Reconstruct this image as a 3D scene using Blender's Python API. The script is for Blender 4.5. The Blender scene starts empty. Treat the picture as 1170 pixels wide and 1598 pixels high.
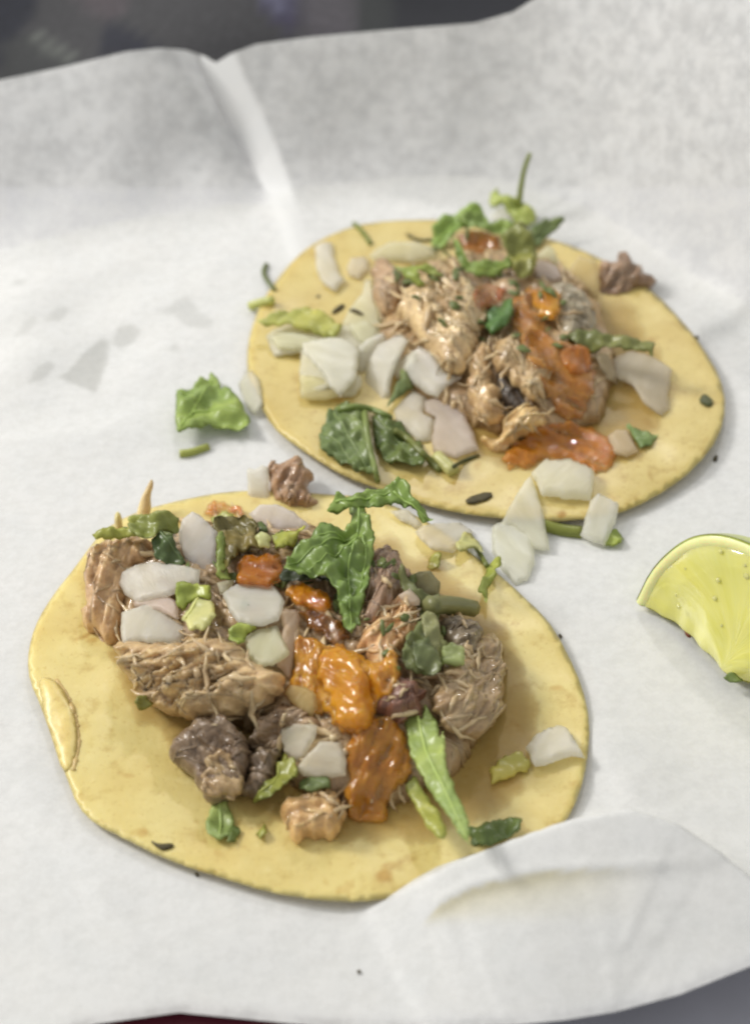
import bpy, math, random
import numpy as np
from mathutils import Vector, noise as mn
from mathutils.bvhtree import BVHTree
from mathutils.geometry import delaunay_2d_cdt

random.seed(7)
rng = np.random.default_rng(7)
scene = bpy.context.scene
COL = scene.collection

# ------------------------------------------------------------------ camera
FPX, CX, CY = 3000.0, 585.0, 799.0          # focal length and centre of the photograph, in its pixels
DIST, ELEV = 0.44, math.radians(43.0)
CAM = np.array([0.0, -DIST * math.cos(ELEV), DIST * math.sin(ELEV)])
FWD = -CAM / np.linalg.norm(CAM)
RIGHT = np.array([1.0, 0.0, 0.0])
UPV = np.cross(RIGHT, FWD)
cam_d = bpy.data.cameras.new('camera')
cam = bpy.data.objects.new('camera', cam_d)
COL.objects.link(cam)
cam.location = CAM
cam.rotation_euler = (math.pi / 2 - ELEV, 0, 0)
cam_d.sensor_fit = 'VERTICAL'
cam_d.sensor_height = 24
cam_d.lens = 24 * FPX / 1598
cam_d.clip_start = 0.01
cam_d.clip_end = 20
cam_d.dof.use_dof = True
cam_d.dof.focus_distance = 0.405
cam_d.dof.aperture_fstop = 7.5
scene.camera = cam

# ------------------------------------------------------------------ light
w = bpy.data.worlds.new('World')
scene.world = w
w.use_nodes = True
w.node_tree.nodes['Background'].inputs['Color'].default_value = (1.0, 0.995, 0.97, 1)
w.node_tree.nodes['Background'].inputs['Strength'].default_value = 0.53


def lamp(name, loc, size, power, color=(1, 1, 1), target=(0, 0, 0)):
    d = bpy.data.lights.new(name, 'AREA')
    d.shape = 'DISK'
    d.size = size
    d.energy = power
    d.color = color
    o = bpy.data.objects.new(name, d)
    COL.objects.link(o)
    o.location = loc
    o.rotation_euler = (Vector(target) - Vector(loc)).to_track_quat('-Z', 'Y').to_euler()
    return o


lamp('ceiling_lamp', (-1.00, 0.42, 0.80), 0.30, 13.0, (1.0, 0.975, 0.93))
lamp('ceiling_lamp', (0.10, 1.15, 1.10), 0.07, 3.6, (1.0, 0.98, 0.95))
lamp('ceiling_lamp', (-0.95, 0.10, 1.20), 0.07, 3.2, (1.0, 0.98, 0.95))
scene.view_settings.view_transform = 'Standard'
scene.view_settings.look = 'None'
scene.view_settings.exposure = 0.0
scene.view_settings.gamma = 1.0
scene.cycles.filter_width = 2.3


# ------------------------------------------------------------------ maths helpers
def lin(c):
    return tuple((v / 12.92 if v <= 0.04045 else ((v + 0.055) / 1.055) ** 2.4) for v in (x / 255.0 for x in c))


def rays(P):
    P = np.atleast_2d(np.asarray(P, float))
    d = FWD + np.outer((P[:, 0] - CX) / FPX, RIGHT) + np.outer((CY - P[:, 1]) / FPX, UPV)
    return d


def on_plane(P, c, n):
    d = rays(P)
    t = ((c - CAM) @ n) / (d @ n)
    return CAM + d * t[:, None]


def floor_pt(px, py, z=0.0):
    return on_plane([(px, py)], np.array([0, 0, z]), np.array([0, 0, 1.0]))[0]


def project(X):
    r = np.atleast_2d(X) - CAM
    dz = r @ FWD
    return np.stack([CX + FPX * (r @ RIGHT) / dz, CY - FPX * (r @ UPV) / dz], 1)


def sstep(x):
    x = np.clip(x, 0, 1)
    return x * x * (3 - 2 * x)


def crop(x0, y0, s):
    return lambda *p: [(x0 + x / s, y0 + y / s) for x, y in p]


A = crop(100, 680, 2.786)
B = crop(420, 700, 2.786)
C = crop(180, 1020, 2.786)
D = crop(500, 1020, 2.659)
E = crop(360, 230, 2.786)
F = crop(640, 230, 2.786)
G = crop(460, 500, 2.786)
H = crop(740, 500, 2.721)
K = crop(250, 560, 6.882)
M = crop(640, 860, 4.5)
N = crop(420, 860, 4.5)
O = crop(760, 380, 3.9)
Q = crop(370, 400, 4.333)
I = crop(0, 0, 1.0)


def resample(poly, step):
    out = []
    n = len(poly)
    for i in range(n):
        a, b = np.array(poly[i]), np.array(poly[(i + 1) % n])
        k = max(1, int(round(np.linalg.norm(b - a) / step)))
        for j in range(k):
            out.append(a + (b - a) * j / k)
    return np.array(out)


def chaikin(poly, q):
    out = []
    n = len(poly)
    for i in range(n):
        a, b = np.array(poly[i], float), np.array(poly[(i + 1) % n], float)
        out.append(a * (1 - q) + b * q)
        out.append(a * q + b * (1 - q))
    return out


def seg_dist(P, poly):
    P = np.asarray(P, float)
    a = np.asarray(poly, float)
    b = np.roll(a, -1, 0)
    ab = b - a
    L = np.maximum((ab ** 2).sum(1), 1e-9)
    best = np.full(len(P), 1e9)
    for i in range(len(a)):
        t = np.clip(((P - a[i]) @ ab[i]) / L[i], 0, 1)
        d = np.linalg.norm(P - (a[i] + t[:, None] * ab[i]), axis=1)
        best = np.minimum(best, d)
    return best


def inside(P, poly):
    P = np.asarray(P, float)
    a = np.asarray(poly, float)
    b = np.roll(a, -1, 0)
    c = np.zeros(len(P), bool)
    for i in range(len(a)):
        (x1, y1), (x2, y2) = a[i], b[i]
        if y1 == y2:
            continue
        m = (P[:, 1] > min(y1, y2)) & (P[:, 1] <= max(y1, y2))
        c ^= m & (P[:, 0] < (x2 - x1) * (P[:, 1] - y1) / (y2 - y1) + x1)
    return c


def nz(v, octs=1):
    if octs == 1:
        return np.array([mn.noise(Vector(p)) for p in v])
    return np.array([mn.fractal(Vector(p), 0.6, 2.0, octs) for p in v])


# ------------------------------------------------------------------ materials
def new_mat(name):
    m = bpy.data.materials.new(name)
    m.use_nodes = True
    nt = m.node_tree
    return m, nt, nt.nodes['Principled BSDF']


def nd(nt, typ, **kw):
    n = nt.nodes.new(typ)
    for k, v in kw.items():
        if k.startswith('i_'):
            n.inputs[int(k[2:]) if k[2:].isdigit() else k[2:]].default_value = v
        else:
            setattr(n, k, v)
    return n


def ramp(nt, fac, stops):
    r = nd(nt, 'ShaderNodeValToRGB')
    e = r.color_ramp.elements
    while len(e) < len(stops):
        e.new(0.5)
    for el, (p, c) in zip(e, stops):
        el.position = p
        el.color = (*c, 1) if len(c) == 3 else c
    nt.links.new(fac, r.inputs[0])
    return r.outputs[0]


def mul(nt, a, b, fac=1.0, typ='MULTIPLY'):
    n = nd(nt, 'ShaderNodeMix', data_type='RGBA', blend_type=typ)
    n.inputs[0].default_value = fac
    for s, v in ((6, a), (7, b)):
        if isinstance(v, tuple):
            n.inputs[s].default_value = (*v, 1)
        else:
            nt.links.new(v, n.inputs[s])
    return n.outputs[2]


def noise_tex(nt, vec, scale, detail=3, rough=0.55, dist=0.0):
    n = nd(nt, 'ShaderNodeTexNoise')
    n.inputs['Scale'].default_value = scale
    n.inputs['Detail'].default_value = detail
    n.inputs['Roughness'].default_value = rough
    n.inputs['Distortion'].default_value = dist
    nt.links.new(vec, n.inputs['Vector'])
    return n.outputs['Fac']


def bump(nt, bsdf, hts, chain=None):
    last = chain
    for fac, strength, distance in hts:
        b = nd(nt, 'ShaderNodeBump')
        b.inputs['Strength'].default_value = strength
        b.inputs['Distance'].default_value = distance
        nt.links.new(fac, b.inputs['Height'])
        if last is not None:
            nt.links.new(last, b.inputs['Normal'])
        last = b.outputs[0]
    nt.links.new(last, bsdf.inputs['Normal'])


def setp(b, **kw):
    for k, v in kw.items():
        b.inputs[k.replace('_', ' ')].default_value = v


GEO = 'ShaderNodeNewGeometry'


def mat_meat():
    m, nt, b = new_mat('braised_pork')
    oi = nd(nt, 'ShaderNodeObjectInfo')
    at = nd(nt, 'ShaderNodeAttribute', attribute_name='fib')
    pos = nd(nt, GEO)
    f1 = noise_tex(nt, at.outputs['Vector'], 560, 5, 0.65, 1.2)
    f2 = noise_tex(nt, pos.outputs['Position'], 190, 4, 0.6, 0.5)
    c1 = ramp(nt, f1, [(0.28, (0.80, 0.77, 0.73)), (0.5, (1.0, 1.0, 1.0)), (0.72, (1.24, 1.27, 1.30))])
    c2 = ramp(nt, f2, [(0.32, (0.72, 0.66, 0.60)), (0.50, (1.0, 1.0, 1.0)), (0.70, (1.30, 1.36, 1.38))])
    nt.links.new(mul(nt, mul(nt, oi.outputs['Color'], c1), c2), b.inputs['Base Color'])
    setp(b, Roughness=0.42, Subsurface_Weight=0.45, Subsurface_Scale=0.0025, Coat_Weight=0.5, Coat_Roughness=0.09)
    b.inputs['Subsurface Radius'].default_value = (1, 0.95, 0.75)
    f3 = noise_tex(nt, pos.outputs['Position'], 900, 3, 0.6, 0.4)
    bump(nt, b, [(f1, 0.5, 0.0008), (f3, 0.3, 0.0004)])
    return m


def see_through(nt, shader, thin=None):
    """thin wet food lets some of what lies under it show: the share is the object's own alpha"""
    oi = nd(nt, 'ShaderNodeObjectInfo')
    tp = nd(nt, 'ShaderNodeBsdfTransparent')
    mx = nd(nt, 'ShaderNodeMixShader')
    al = oi.outputs['Alpha']
    if thin is not None:
        at = nd(nt, 'ShaderNodeAttribute', attribute_name='fib')
        sp = nd(nt, 'ShaderNodeSeparateXYZ')
        nt.links.new(at.outputs['Vector'], sp.inputs[0])
        mr = nd(nt, 'ShaderNodeMapRange', interpolation_type='SMOOTHSTEP')
        mr.inputs[2].default_value = thin[0]
        mr.inputs[3].default_value = thin[1]
        mr.inputs[4].default_value = 1.0
        mr.inputs[1].default_value = 0.0
        nt.links.new(sp.outputs[2], mr.inputs[0])
        mt = nd(nt, 'ShaderNodeMath', operation='MULTIPLY')
        nt.links.new(mr.outputs[0], mt.inputs[0])
        nt.links.new(al, mt.inputs[1])
        al = mt.outputs[0]
    nt.links.new(al, mx.inputs[0])
    nt.links.new(tp.outputs[0], mx.inputs[1])
    nt.links.new(shader, mx.inputs[2])
    nt.links.new(mx.outputs[0], nt.nodes['Material Output'].inputs[0])


def mat_onion():
    m, nt, b = new_mat('raw_onion')
    oi = nd(nt, 'ShaderNodeObjectInfo')
    at = nd(nt, 'ShaderNodeAttribute', attribute_name='fib')
    f1 = noise_tex(nt, at.outputs['Vector'], 420, 3, 0.6, 0.3)
    f2 = noise_tex(nt, at.outputs['Vector'], 130, 2, 0.5)
    c1 = ramp(nt, f1, [(0.3, (0.88, 0.865, 0.83)), (0.7, (1.09, 1.08, 1.07))])
    c2 = ramp(nt, f2, [(0.3, (0.90, 0.885, 0.84)), (0.7, (1.07, 1.06, 1.06))])
    nt.links.new(mul(nt, mul(nt, oi.outputs['Color'], c1), c2), b.inputs['Base Color'])
    setp(b, Roughness=0.30, Subsurface_Weight=0.5, Subsurface_Scale=0.004, Transmission_Weight=0.12, IOR=1.30,
         Coat_Weight=0.08, Coat_Roughness=0.2, Specular_IOR_Level=0.35)
    b.inputs['Subsurface Radius'].default_value = (1, 1, 0.8)
    bump(nt, b, [(f1, 0.6, 0.0006), (f2, 0.4, 0.0012)])
    tl = nd(nt, 'ShaderNodeBsdfTranslucent')
    nt.links.new(oi.outputs['Color'], tl.inputs['Color'])
    mo = nd(nt, 'ShaderNodeMixShader')
    mo.inputs[0].default_value = 0.42
    nt.links.new(b.outputs[0], mo.inputs[1])
    nt.links.new(tl.outputs[0], mo.inputs[2])
    see_through(nt, mo.outputs[0])
    return m


def mat_leaf():
    m, nt, b = new_mat('cilantro')
    oi = nd(nt, 'ShaderNodeObjectInfo')
    at = nd(nt, 'ShaderNodeAttribute', attribute_name='fib')
    f1 = noise_tex(nt, at.outputs['Vector'], 260, 4, 0.6, 0.8)
    f2 = noise_tex(nt, at.outputs['Vector'], 90, 2, 0.5)
    c1 = ramp(nt, f1, [(0.3, (0.84, 0.84, 0.80)), (0.55, (1.0, 1.0, 1.0)), (0.75, (1.28, 1.22, 1.15))])
    c2 = ramp(nt, f2, [(0.3, (0.84, 0.86, 0.78)), (0.7, (1.25, 1.14, 1.0))])
    col = mul(nt, mul(nt, oi.outputs['Color'], c1), c2)
    nt.links.new(col, b.inputs['Base Color'])
    setp(b, Roughness=0.38, Coat_Weight=0.2, Coat_Roughness=0.2)
    bump(nt, b, [(f1, 0.5, 0.0007)])
    tr = nd(nt, 'ShaderNodeBsdfTranslucent')
    nt.links.new(mul(nt, col, (1.1, 1.15, 0.8)), tr.inputs['Color'])
    mx = nd(nt, 'ShaderNodeMixShader')
    mx.inputs[0].default_value = 0.3
    out = nt.nodes['Material Output']
    nt.links.new(b.outputs[0], mx.inputs[1])
    nt.links.new(tr.outputs[0], mx.inputs[2])
    nt.links.new(mx.outputs[0], out.inputs[0])
    return m


def mat_sauce():
    m, nt, b = new_mat('red_salsa')
    oi = nd(nt, 'ShaderNodeObjectInfo')
    at = nd(nt, 'ShaderNodeAttribute', attribute_name='fib')
    pos = nd(nt, GEO)
    f1 = noise_tex(nt, pos.outputs['Position'], 210, 3, 0.5, 0.5)
    f2 = noise_tex(nt, pos.outputs['Position'], 620, 3, 0.6)
    c1 = ramp(nt, f1, [(0.32, (0.82, 0.74, 0.68)), (0.5, (1, 1, 1)), (0.70, (1.15, 1.28, 1.45))])
    nt.links.new(mul(nt, oi.outputs['Color'], c1), b.inputs['Base Color'])
    setp(b, Roughness=0.12, Subsurface_Weight=0.5, Subsurface_Scale=0.003, Transmission_Weight=0.35, IOR=1.34,
         Coat_Weight=0.8, Coat_Roughness=0.05)
    b.inputs['Subsurface Radius'].default_value = (1, 0.7, 0.4)
    bump(nt, b, [(f1, 0.32, 0.0018), (f2, 0.4, 0.0006)])
    see_through(nt, b.outputs[0], (0.0009, 0.35))
    return m


def mat_juice():
    m, nt, b = new_mat('meat_juice')
    oi = nd(nt, 'ShaderNodeObjectInfo')
    nt.links.new(oi.outputs['Color'], b.inputs['Base Color'])
    setp(b, Roughness=0.55, Specular_IOR_Level=0.2)
    see_through(nt, b.outputs[0], (0.00015, 0.0))
    return m


def mat_tortilla():
    m, nt, b = new_mat('corn_tortilla')
    oi = nd(nt, 'ShaderNodeObjectInfo')
    pos = nd(nt, GEO)
    P = pos.outputs['Position']
    f1 = noise_tex(nt, P, 45, 4, 0.6, 0.4)
    f2 = noise_tex(nt, P, 240, 3, 0.6)
    f3 = noise_tex(nt, P, 120, 2, 0.5, 0.3)
    f4 = noise_tex(nt, P, 900, 2, 0.6)
    c1 = ramp(nt, f1, [(0.3, (0.86, 0.80, 0.66)), (0.55, (1, 1, 1)), (0.75, (1.08, 1.10, 1.2))])
    c2 = ramp(nt, f2, [(0.28, (0.82, 0.76, 0.64)), (0.45, (1, 1, 1)), (0.62, (1.02, 1.02, 1.04)), (0.8, (1.10, 1.12, 1.25))])
    c3 = ramp(nt, f3, [(0.24, (0.74, 0.58, 0.36)), (0.33, (1, 1, 1))])
    c4 = ramp(nt, f4, [(0.25, (0.86, 0.80, 0.7)), (0.4, (1, 1, 1))])
    col = mul(nt, mul(nt, mul(nt, mul(nt, oi.outputs['Color'], c1), c2), c3), c4)
    nt.links.new(col, b.inputs['Base Color'])
    setp(b, Roughness=0.46, Subsurface_Weight=0.3, Subsurface_Scale=0.004, Coat_Weight=0.18, Coat_Roughness=0.25)
    b.inputs['Subsurface Radius'].default_value = (1, 0.8, 0.4)
    bump(nt, b, [(f1, 0.15, 0.001), (f2, 0.25, 0.0005), (f4, 0.3, 0.0002)])
    return m


def mat_paper():
    m, nt, b = new_mat('waxed_paper')
    pos = nd(nt, GEO)
    P = pos.outputs['Position']
    st = nd(nt, 'ShaderNodeAttribute', attribute_name='stain')     # r: damp patch, g: yellow shadow painted under the fold
    sep = nd(nt, 'ShaderNodeSeparateColor')
    nt.links.new(st.outputs['Color'], sep.inputs[0])
    f1 = noise_tex(nt, P, 95, 5, 0.62, 0.2)
    f2 = noise_tex(nt, P, 420, 4, 0.6)
    c1 = ramp(nt, f1, [(0.30, (0.835, 0.842, 0.84)), (0.55, (0.86, 0.862, 0.855)), (0.75, (0.875, 0.875, 0.865))])
    damp = nd(nt, 'ShaderNodeMix', data_type='RGBA', blend_type='MULTIPLY')
    nt.links.new(sep.outputs[0], damp.inputs[0])
    nt.links.new(c1, damp.inputs[6])
    damp.inputs[7].default_value = (0.76, 0.76, 0.745, 1)
    fold_shade = nd(nt, 'ShaderNodeMix', data_type='RGBA', blend_type='MULTIPLY')  # tints the paper with the painted shadow of the flap
    nt.links.new(sep.outputs[1], fold_shade.inputs[0])
    nt.links.new(damp.outputs[2], fold_shade.inputs[6])
    fold_shade.inputs[7].default_value = (0.88, 0.80, 0.52, 1)
    nt.links.new(fold_shade.outputs[2], b.inputs['Base Color'])
    setp(b, Roughness=0.48, Specular_IOR_Level=0.35)
    bump(nt, b, [(f1, 0.10, 0.0006), (f2, 0.12, 0.0002)])
    tl = nd(nt, 'ShaderNodeBsdfTranslucent')
    nt.links.new(fold_shade.outputs[2], tl.inputs['Color'])
    mx = nd(nt, 'ShaderNodeMixShader')
    mx.inputs[0].default_value = 0.26
    nt.links.new(b.outputs[0], mx.inputs[1])
    nt.links.new(tl.outputs[0], mx.inputs[2])
    tp = nd(nt, 'ShaderNodeBsdfTransparent')
    fr = ramp(nt, noise_tex(nt, P, 230, 5, 0.65), [(0.36, (0.22, 0.22, 0.22)), (0.60, (0.02, 0.02, 0.02))])
    m2 = nd(nt, 'ShaderNodeMixShader')
    inv = nd(nt, 'ShaderNodeMath', operation='SUBTRACT')          # the paper is doubled in the pleat
    inv.inputs[0].default_value = 1.0
    nt.links.new(sep.outputs[2], inv.inputs[1])
    fm = nd(nt, 'ShaderNodeMath', operation='MULTIPLY')
    nt.links.new(fr, fm.inputs[0])
    nt.links.new(inv.outputs[0], fm.inputs[1])
    fr = fm.outputs[0]
    nt.links.new(fr, m2.inputs[0])
    nt.links.new(mx.outputs[0], m2.inputs[1])
    nt.links.new(tp.outputs[0], m2.inputs[2])
    nt.links.new(m2.outputs[0], nt.nodes['Material Output'].inputs[0])
    return m


def mat_plain(name, rgb, rough=0.5, var=0.15, scale=60, bmp=0.0, **kw):
    m, nt, b = new_mat(name)
    pos = nd(nt, GEO)
    f = noise_tex(nt, pos.outputs['Position'], scale, 4, 0.6)
    base = lin(rgb)
    lo = tuple(c * (1 - var) for c in base)
    hi = tuple(c * (1 + var) for c in base)
    nt.links.new(ramp(nt, f, [(0.3, lo), (0.7, hi)]), b.inputs['Base Color'])
    setp(b, Roughness=rough, **kw)
    if bmp:
        bump(nt, b, [(f, 0.5, bmp)])
    return m


def mat_flesh():
    m, nt, b = new_mat('lime_flesh')
    at = nd(nt, 'ShaderNodeAttribute', attribute_name='fib')
    f1 = noise_tex(nt, at.outputs['Vector'], 260, 3, 0.5, 0.4)
    f2 = noise_tex(nt, at.outputs['Vector'], 70, 2, 0.5)
    c1 = ramp(nt, f1, [(0.3, lin((240, 236, 134))), (0.7, lin((246, 243, 158)))])
    c2 = ramp(nt, f2, [(0.35, (0.92, 0.93, 0.86)), (0.65, (1.05, 1.03, 1.0))])
    nt.links.new(mul(nt, c1, c2), b.inputs['Base Color'])
    setp(b, Roughness=0.14, Subsurface_Weight=0.6, Subsurface_Scale=0.005, Transmission_Weight=0.15, IOR=1.36,
         Coat_Weight=0.5, Coat_Roughness=0.06)
    b.inputs['Subsurface Radius'].default_value = (1, 1, 0.4)
    bump(nt, b, [(f1, 0.3, 0.0008)])
    return m


def mat_cloth():
    m, nt, b = new_mat('dark_patterned_cloth')
    at = nd(nt, 'ShaderNodeAttribute', attribute_name='dye')
    pos = nd(nt, GEO)
    f = noise_tex(nt, pos.outputs['Position'], 500, 3, 0.6)
    c = ramp(nt, f, [(0.3, (0.75, 0.75, 0.75)), (0.7, (1.2, 1.2, 1.2))])
    nt.links.new(mul(nt, at.outputs['Color'], c), b.inputs['Base Color'])
    setp(b, Roughness=0.8)
    bump(nt, b, [(f, 0.5, 0.0008)])
    return m


JUICE = mat_juice()
MEAT, ONION, LEAF, SAUCE, TORT, PAPER = mat_meat(), mat_onion(), mat_leaf(), mat_sauce(), mat_tortilla(), mat_paper()
FLESH, CLOTH = mat_flesh(), mat_cloth()
BACK = mat_plain('added_backing_white', (240, 240, 237), 0.7, 0.01, 60)  # for the added sheet under the liner
FLECK = mat_plain('dried_herb', (74, 66, 38), 0.6, 0.3, 600)
BROWN = mat_plain('chilli_flake', (120, 58, 26), 0.5, 0.2, 600)
RIND = mat_plain('lime_rind', (182, 192, 84), 0.35, 0.18, 420, 0.0004, Coat_Weight=0.3)
PITH = mat_plain('lime_pith', (240, 237, 168), 0.4, 0.06, 300, 0.0002, Subsurface_Weight=0.4, Subsurface_Scale=0.002)
TABLE = mat_plain('grey_laminate', (178, 179, 190), 0.34, 0.10, 30, 0.0)
TRAY = mat_plain('maroon_plastic', (92, 34, 48), 0.35, 0.10, 90, 0.0002)


# ------------------------------------------------------------------ object helpers
def tag(o, label=None, cat=None, group=None, kind=None):
    for k, v in (('label', label), ('category', cat), ('group', group), ('kind', kind)):
        if v:
            o[k] = v
    return o


def soften(c, k):
    g = 0.3 * c[0] + 0.6 * c[1] + 0.1 * c[2]
    return tuple(v + (g - v) * k for v in c)


SOFT = {'cilantro': 0.14, 'corn_tortilla': 0.15, 'braised_pork': 0.12, 'red_salsa': 0.0}


def mesh_obj(name, V, Fc, mat, parent=None, tint=None, fib=None, smooth=True, origin=None):
    V = np.asarray(V, float)
    c = V.mean(0) if origin is None else np.asarray(origin, float)
    me = bpy.data.meshes.new(name)
    me.from_pydata((V - c).tolist(), [], [tuple(int(i) for i in f) for f in Fc])
    if fib is not None:
        a = me.attributes.new('fib', 'FLOAT_VECTOR', 'POINT')
        a.data.foreach_set('vector', np.asarray(fib, float).ravel())
    me.materials.append(mat)
    if smooth:
        me.polygons.foreach_set('use_smooth', [True] * len(me.polygons))
    me.update()
    o = bpy.data.objects.new(name, me)
    COL.objects.link(o)
    if parent is not None:
        o.parent = parent
        o.location = Vector(c) - Vector(parent.location)
    else:
        o.location = c
    if tint is not None:
        o.color = (*lin(soften(tint, SOFT.get(mat.name, 0.0))), 1)
    return o


SUPPORT = []            # (bounding box in photograph pixels, BVH) of everything that later pieces may rest on


def add_support(V, Fc):
    q = project(V)
    SUPPORT.append((q.min(0), q.max(0), BVHTree.FromPolygons([tuple(v) for v in V], [tuple(int(i) for i in f) for f in Fc])))


def cast(P):
    P = np.atleast_2d(P)
    D_ = rays(P)
    D_ /= np.linalg.norm(D_, axis=1)[:, None]
    T = np.full(len(P), np.nan)
    lo, hi = P.min(0), P.max(0)
    for a, b, bv in SUPPORT:
        if (a > hi).any() or (b < lo).any():
            continue
        for i in range(len(P)):
            if (P[i] < a - 1).any() or (P[i] > b + 1).any():
                continue
            h = bv.ray_cast(Vector(CAM), Vector(D_[i]))
            if h[0] is not None and not (T[i] < h[3]):
                T[i] = h[3]
    bad = np.isnan(T)
    if bad.any():
        t0 = -CAM[2] / D_[:, 2]
        T[bad] = t0[bad]
    return CAM + D_ * T[:, None], T, D_


UP = np.array([0, 0, 1.0])


def unit(v):
    return v / np.linalg.norm(v)


def tube_mesh(pts, rad, sides=6):
    pts = np.asarray(pts, float)
    n = len(pts)
    rad = np.broadcast_to(np.asarray(rad, float), (n,))
    V, Fc = [], []
    for i in range(n):
        t = unit(pts[min(i + 1, n - 1)] - pts[max(i - 1, 0)] + 1e-12)
        a = unit(np.cross(t, UP if abs(t[2]) < 0.9 else RIGHT))
        b = np.cross(t, a)
        for k in range(sides):
            th = 2 * math.pi * k / sides
            V.append(pts[i] + rad[i] * (math.cos(th) * a + math.sin(th) * b))
    for i in range(n - 1):
        for k in range(sides):
            k2 = (k + 1) % sides
            Fc.append((i * sides + k, i * sides + k2, (i + 1) * sides + k2, (i + 1) * sides + k))
    Fc.append(tuple(range(sides))[::-1])
    Fc.append(tuple(range((n - 1) * sides, n * sides)))
    return V, Fc


def piece(name, cat, label, poly, mat, tint, T=0.0012, R=6, back=1.0, step=5, soft=1, q=0.25, lift=0.3, quant=0.6,
          tilt=None, z=None, stand=None, drape=False, amp=0.0, freq=220, ruffle=0.0, rfreq=140, bend=0.0, grain=None,
          strands=0, sang=0.45, slen=(0.10, 0.34), srad=0.0012, jag=0.0, jfreq=0.11, alpha=1.0, sink=0.0007, veins=None, group=None, parent=None, support=True, seed=None, fray=5, normal=None, extra=None):
    """One piece of food: its outline as the photograph shows it, laid at its real distance on what carries it, with
    real thickness. T: half thickness (m), R: how wide the rounded edge is (px)."""
    sd = seed if seed is not None else (sum(map(ord, label or name)) % 997)
    rs = np.random.default_rng(sd)
    pl = [tuple(p) for p in poly]
    for _ in range(soft):
        pl = chaikin(pl, q)
    bd = resample(pl, step)
    if jag:
        tg = np.roll(bd, -1, 0) - np.roll(bd, 1, 0)
        nm_ = np.stack([tg[:, 1], -tg[:, 0]], 1) / np.maximum(np.linalg.norm(tg, axis=1), 1e-6)[:, None]
        jn = nz(np.stack([bd[:, 0] * jfreq, bd[:, 1] * jfreq, np.full(len(bd), sd * 0.37)], 1), 2)
        bd = bd + nm_ * (jn * jag)[:, None]
    lo, hi = bd.min(0), bd.max(0)
    gx = []
    rowi = 0
    yy = lo[1]
    while yy < hi[1]:
        xs = np.arange(lo[0] + (step / 2 if rowi % 2 else 0), hi[0], step)
        gx.append(np.stack([xs, np.full(len(xs), yy)], 1))
        yy += step * 0.866
        rowi += 1
    g = np.concatenate(gx) if gx else np.zeros((0, 2))
    g = g + rs.uniform(-0.18, 0.18, g.shape) * step
    if len(g):
        m = inside(g, bd)
        g = g[m]
    if len(g):
        g = g[seg_dist(g, bd) > 0.55 * step]
    nb = len(bd)
    P = np.concatenate([bd, g]) if len(g) else bd
    ed = [(i, (i + 1) % nb) for i in range(nb)]
    r = delaunay_2d_cdt([Vector(p) for p in P], ed, [], 1, 1e-5)
    P2 = np.array([tuple(v) for v in r[0]])
    tris = [tuple(f) for f in r[2]]
    keep = inside(np.array([P2[list(f)].mean(0) for f in tris]), bd)
    tris = [f for f, k in zip(tris, keep) if k]
    used = sorted({i for f in tris for i in f})
    rm = {o: i for i, o in enumerate(used)}
    P2 = P2[used]
    tris = [tuple(rm[i] for i in f) for f in tris]
    d = seg_dist(P2, bd)
    edge = d < 0.05
    # the carrying plane
    if z is not None:
        n = UP
        c = floor_pt(*P2.mean(0), z)
    elif stand is not None:
        (bx, by), n = stand[0], unit(np.asarray(stand[1], float))
        hp, _, _ = cast([(bx, by)])
        c = hp[0] + UP * 0.0005
    else:
        k = max(1, len(P2) // 70)
        S = P2[::k]
        hp, _, _ = cast(S)
        c0 = np.median(hp, 0)
        X = hp - hp.mean(0)
        u_, s_, vt = np.linalg.svd(X, full_matrices=False)
        nf = vt[2] if vt[2][2] > 0 else -vt[2]
        res = s_[2] / math.sqrt(len(S))
        toc = unit(CAM - c0)
        n = nf if (res < 0.0012 and nf @ toc > 0.45) else unit(0.55 * UP + 0.45 * toc + 0.5 * nf * (nf @ toc > 0.3))
        if normal is not None:
            n = unit(np.asarray(normal, float))
        if tilt is not None:
            n = unit(n + tilt[0] * RIGHT + tilt[1] * np.array([0, 1.0, 0]))
        off = np.quantile((hp - c0) @ n, quant)
        c = c0 + n * (off + T * lift)
    base = on_plane(P2, c, n)
    e1 = unit(RIGHT - n * (RIGHT @ n))
    e2 = np.cross(n, e1)
    uv = np.stack([(base - c) @ e1, (base - c) @ e2], 1)
    ga = math.radians(grain if grain is not None else rs.uniform(0, 180))
    # grain angle is measured in the photograph, counter-clockwise from its x axis
    gu = uv @ np.array([math.cos(ga), math.sin(ga)])
    gv = uv @ np.array([-math.sin(ga), math.cos(ga)])
    o3 = rs.uniform(-5, 5, 3)

    def prof(dd):
        x = np.clip(dd / R, 0, 1)
        return T * np.sqrt(np.maximum(0, 1 - (1 - x) ** 2))

    def front(dd, gu_, gv_, uv_):
        h = prof(dd)
        if amp:
            nn = nz(np.stack([gu_ * freq * 0.28, gv_ * freq, np.zeros(len(gu_))], 1) + o3, 5)
            n2 = nz(np.stack([gu_ * freq * 0.40, gv_ * freq * 0.75, np.zeros(len(gu_))], 1) + o3[::-1], 1)
            h = h + amp * (nn * 1.2 + n2 * 0.7) * sstep(dd / (R * 0.6))
        return h

    def ruf(uv_, gu_):
        s = np.zeros(len(uv_))
        if ruffle:
            s = s + ruffle * nz(np.stack([uv_[:, 0] * rfreq, uv_[:, 1] * rfreq, np.full(len(uv_), 0.3)], 1) + o3, 2)
        if bend:
            s = s - bend * gu_ ** 2
        return s

    ru = ruf(uv, gv)
    rshift = -0.8 * ru.min() if (ruffle and z is None and stand is None and not drape) else 0.0
    hf = front(d, gu, gv, uv)
    hb = prof(d) * back
    if z is not None and ruffle:
        ru = ru - ru.min()
    if ruffle and z is None and stand is None and not drape:
        ru = ru + rshift
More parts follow.
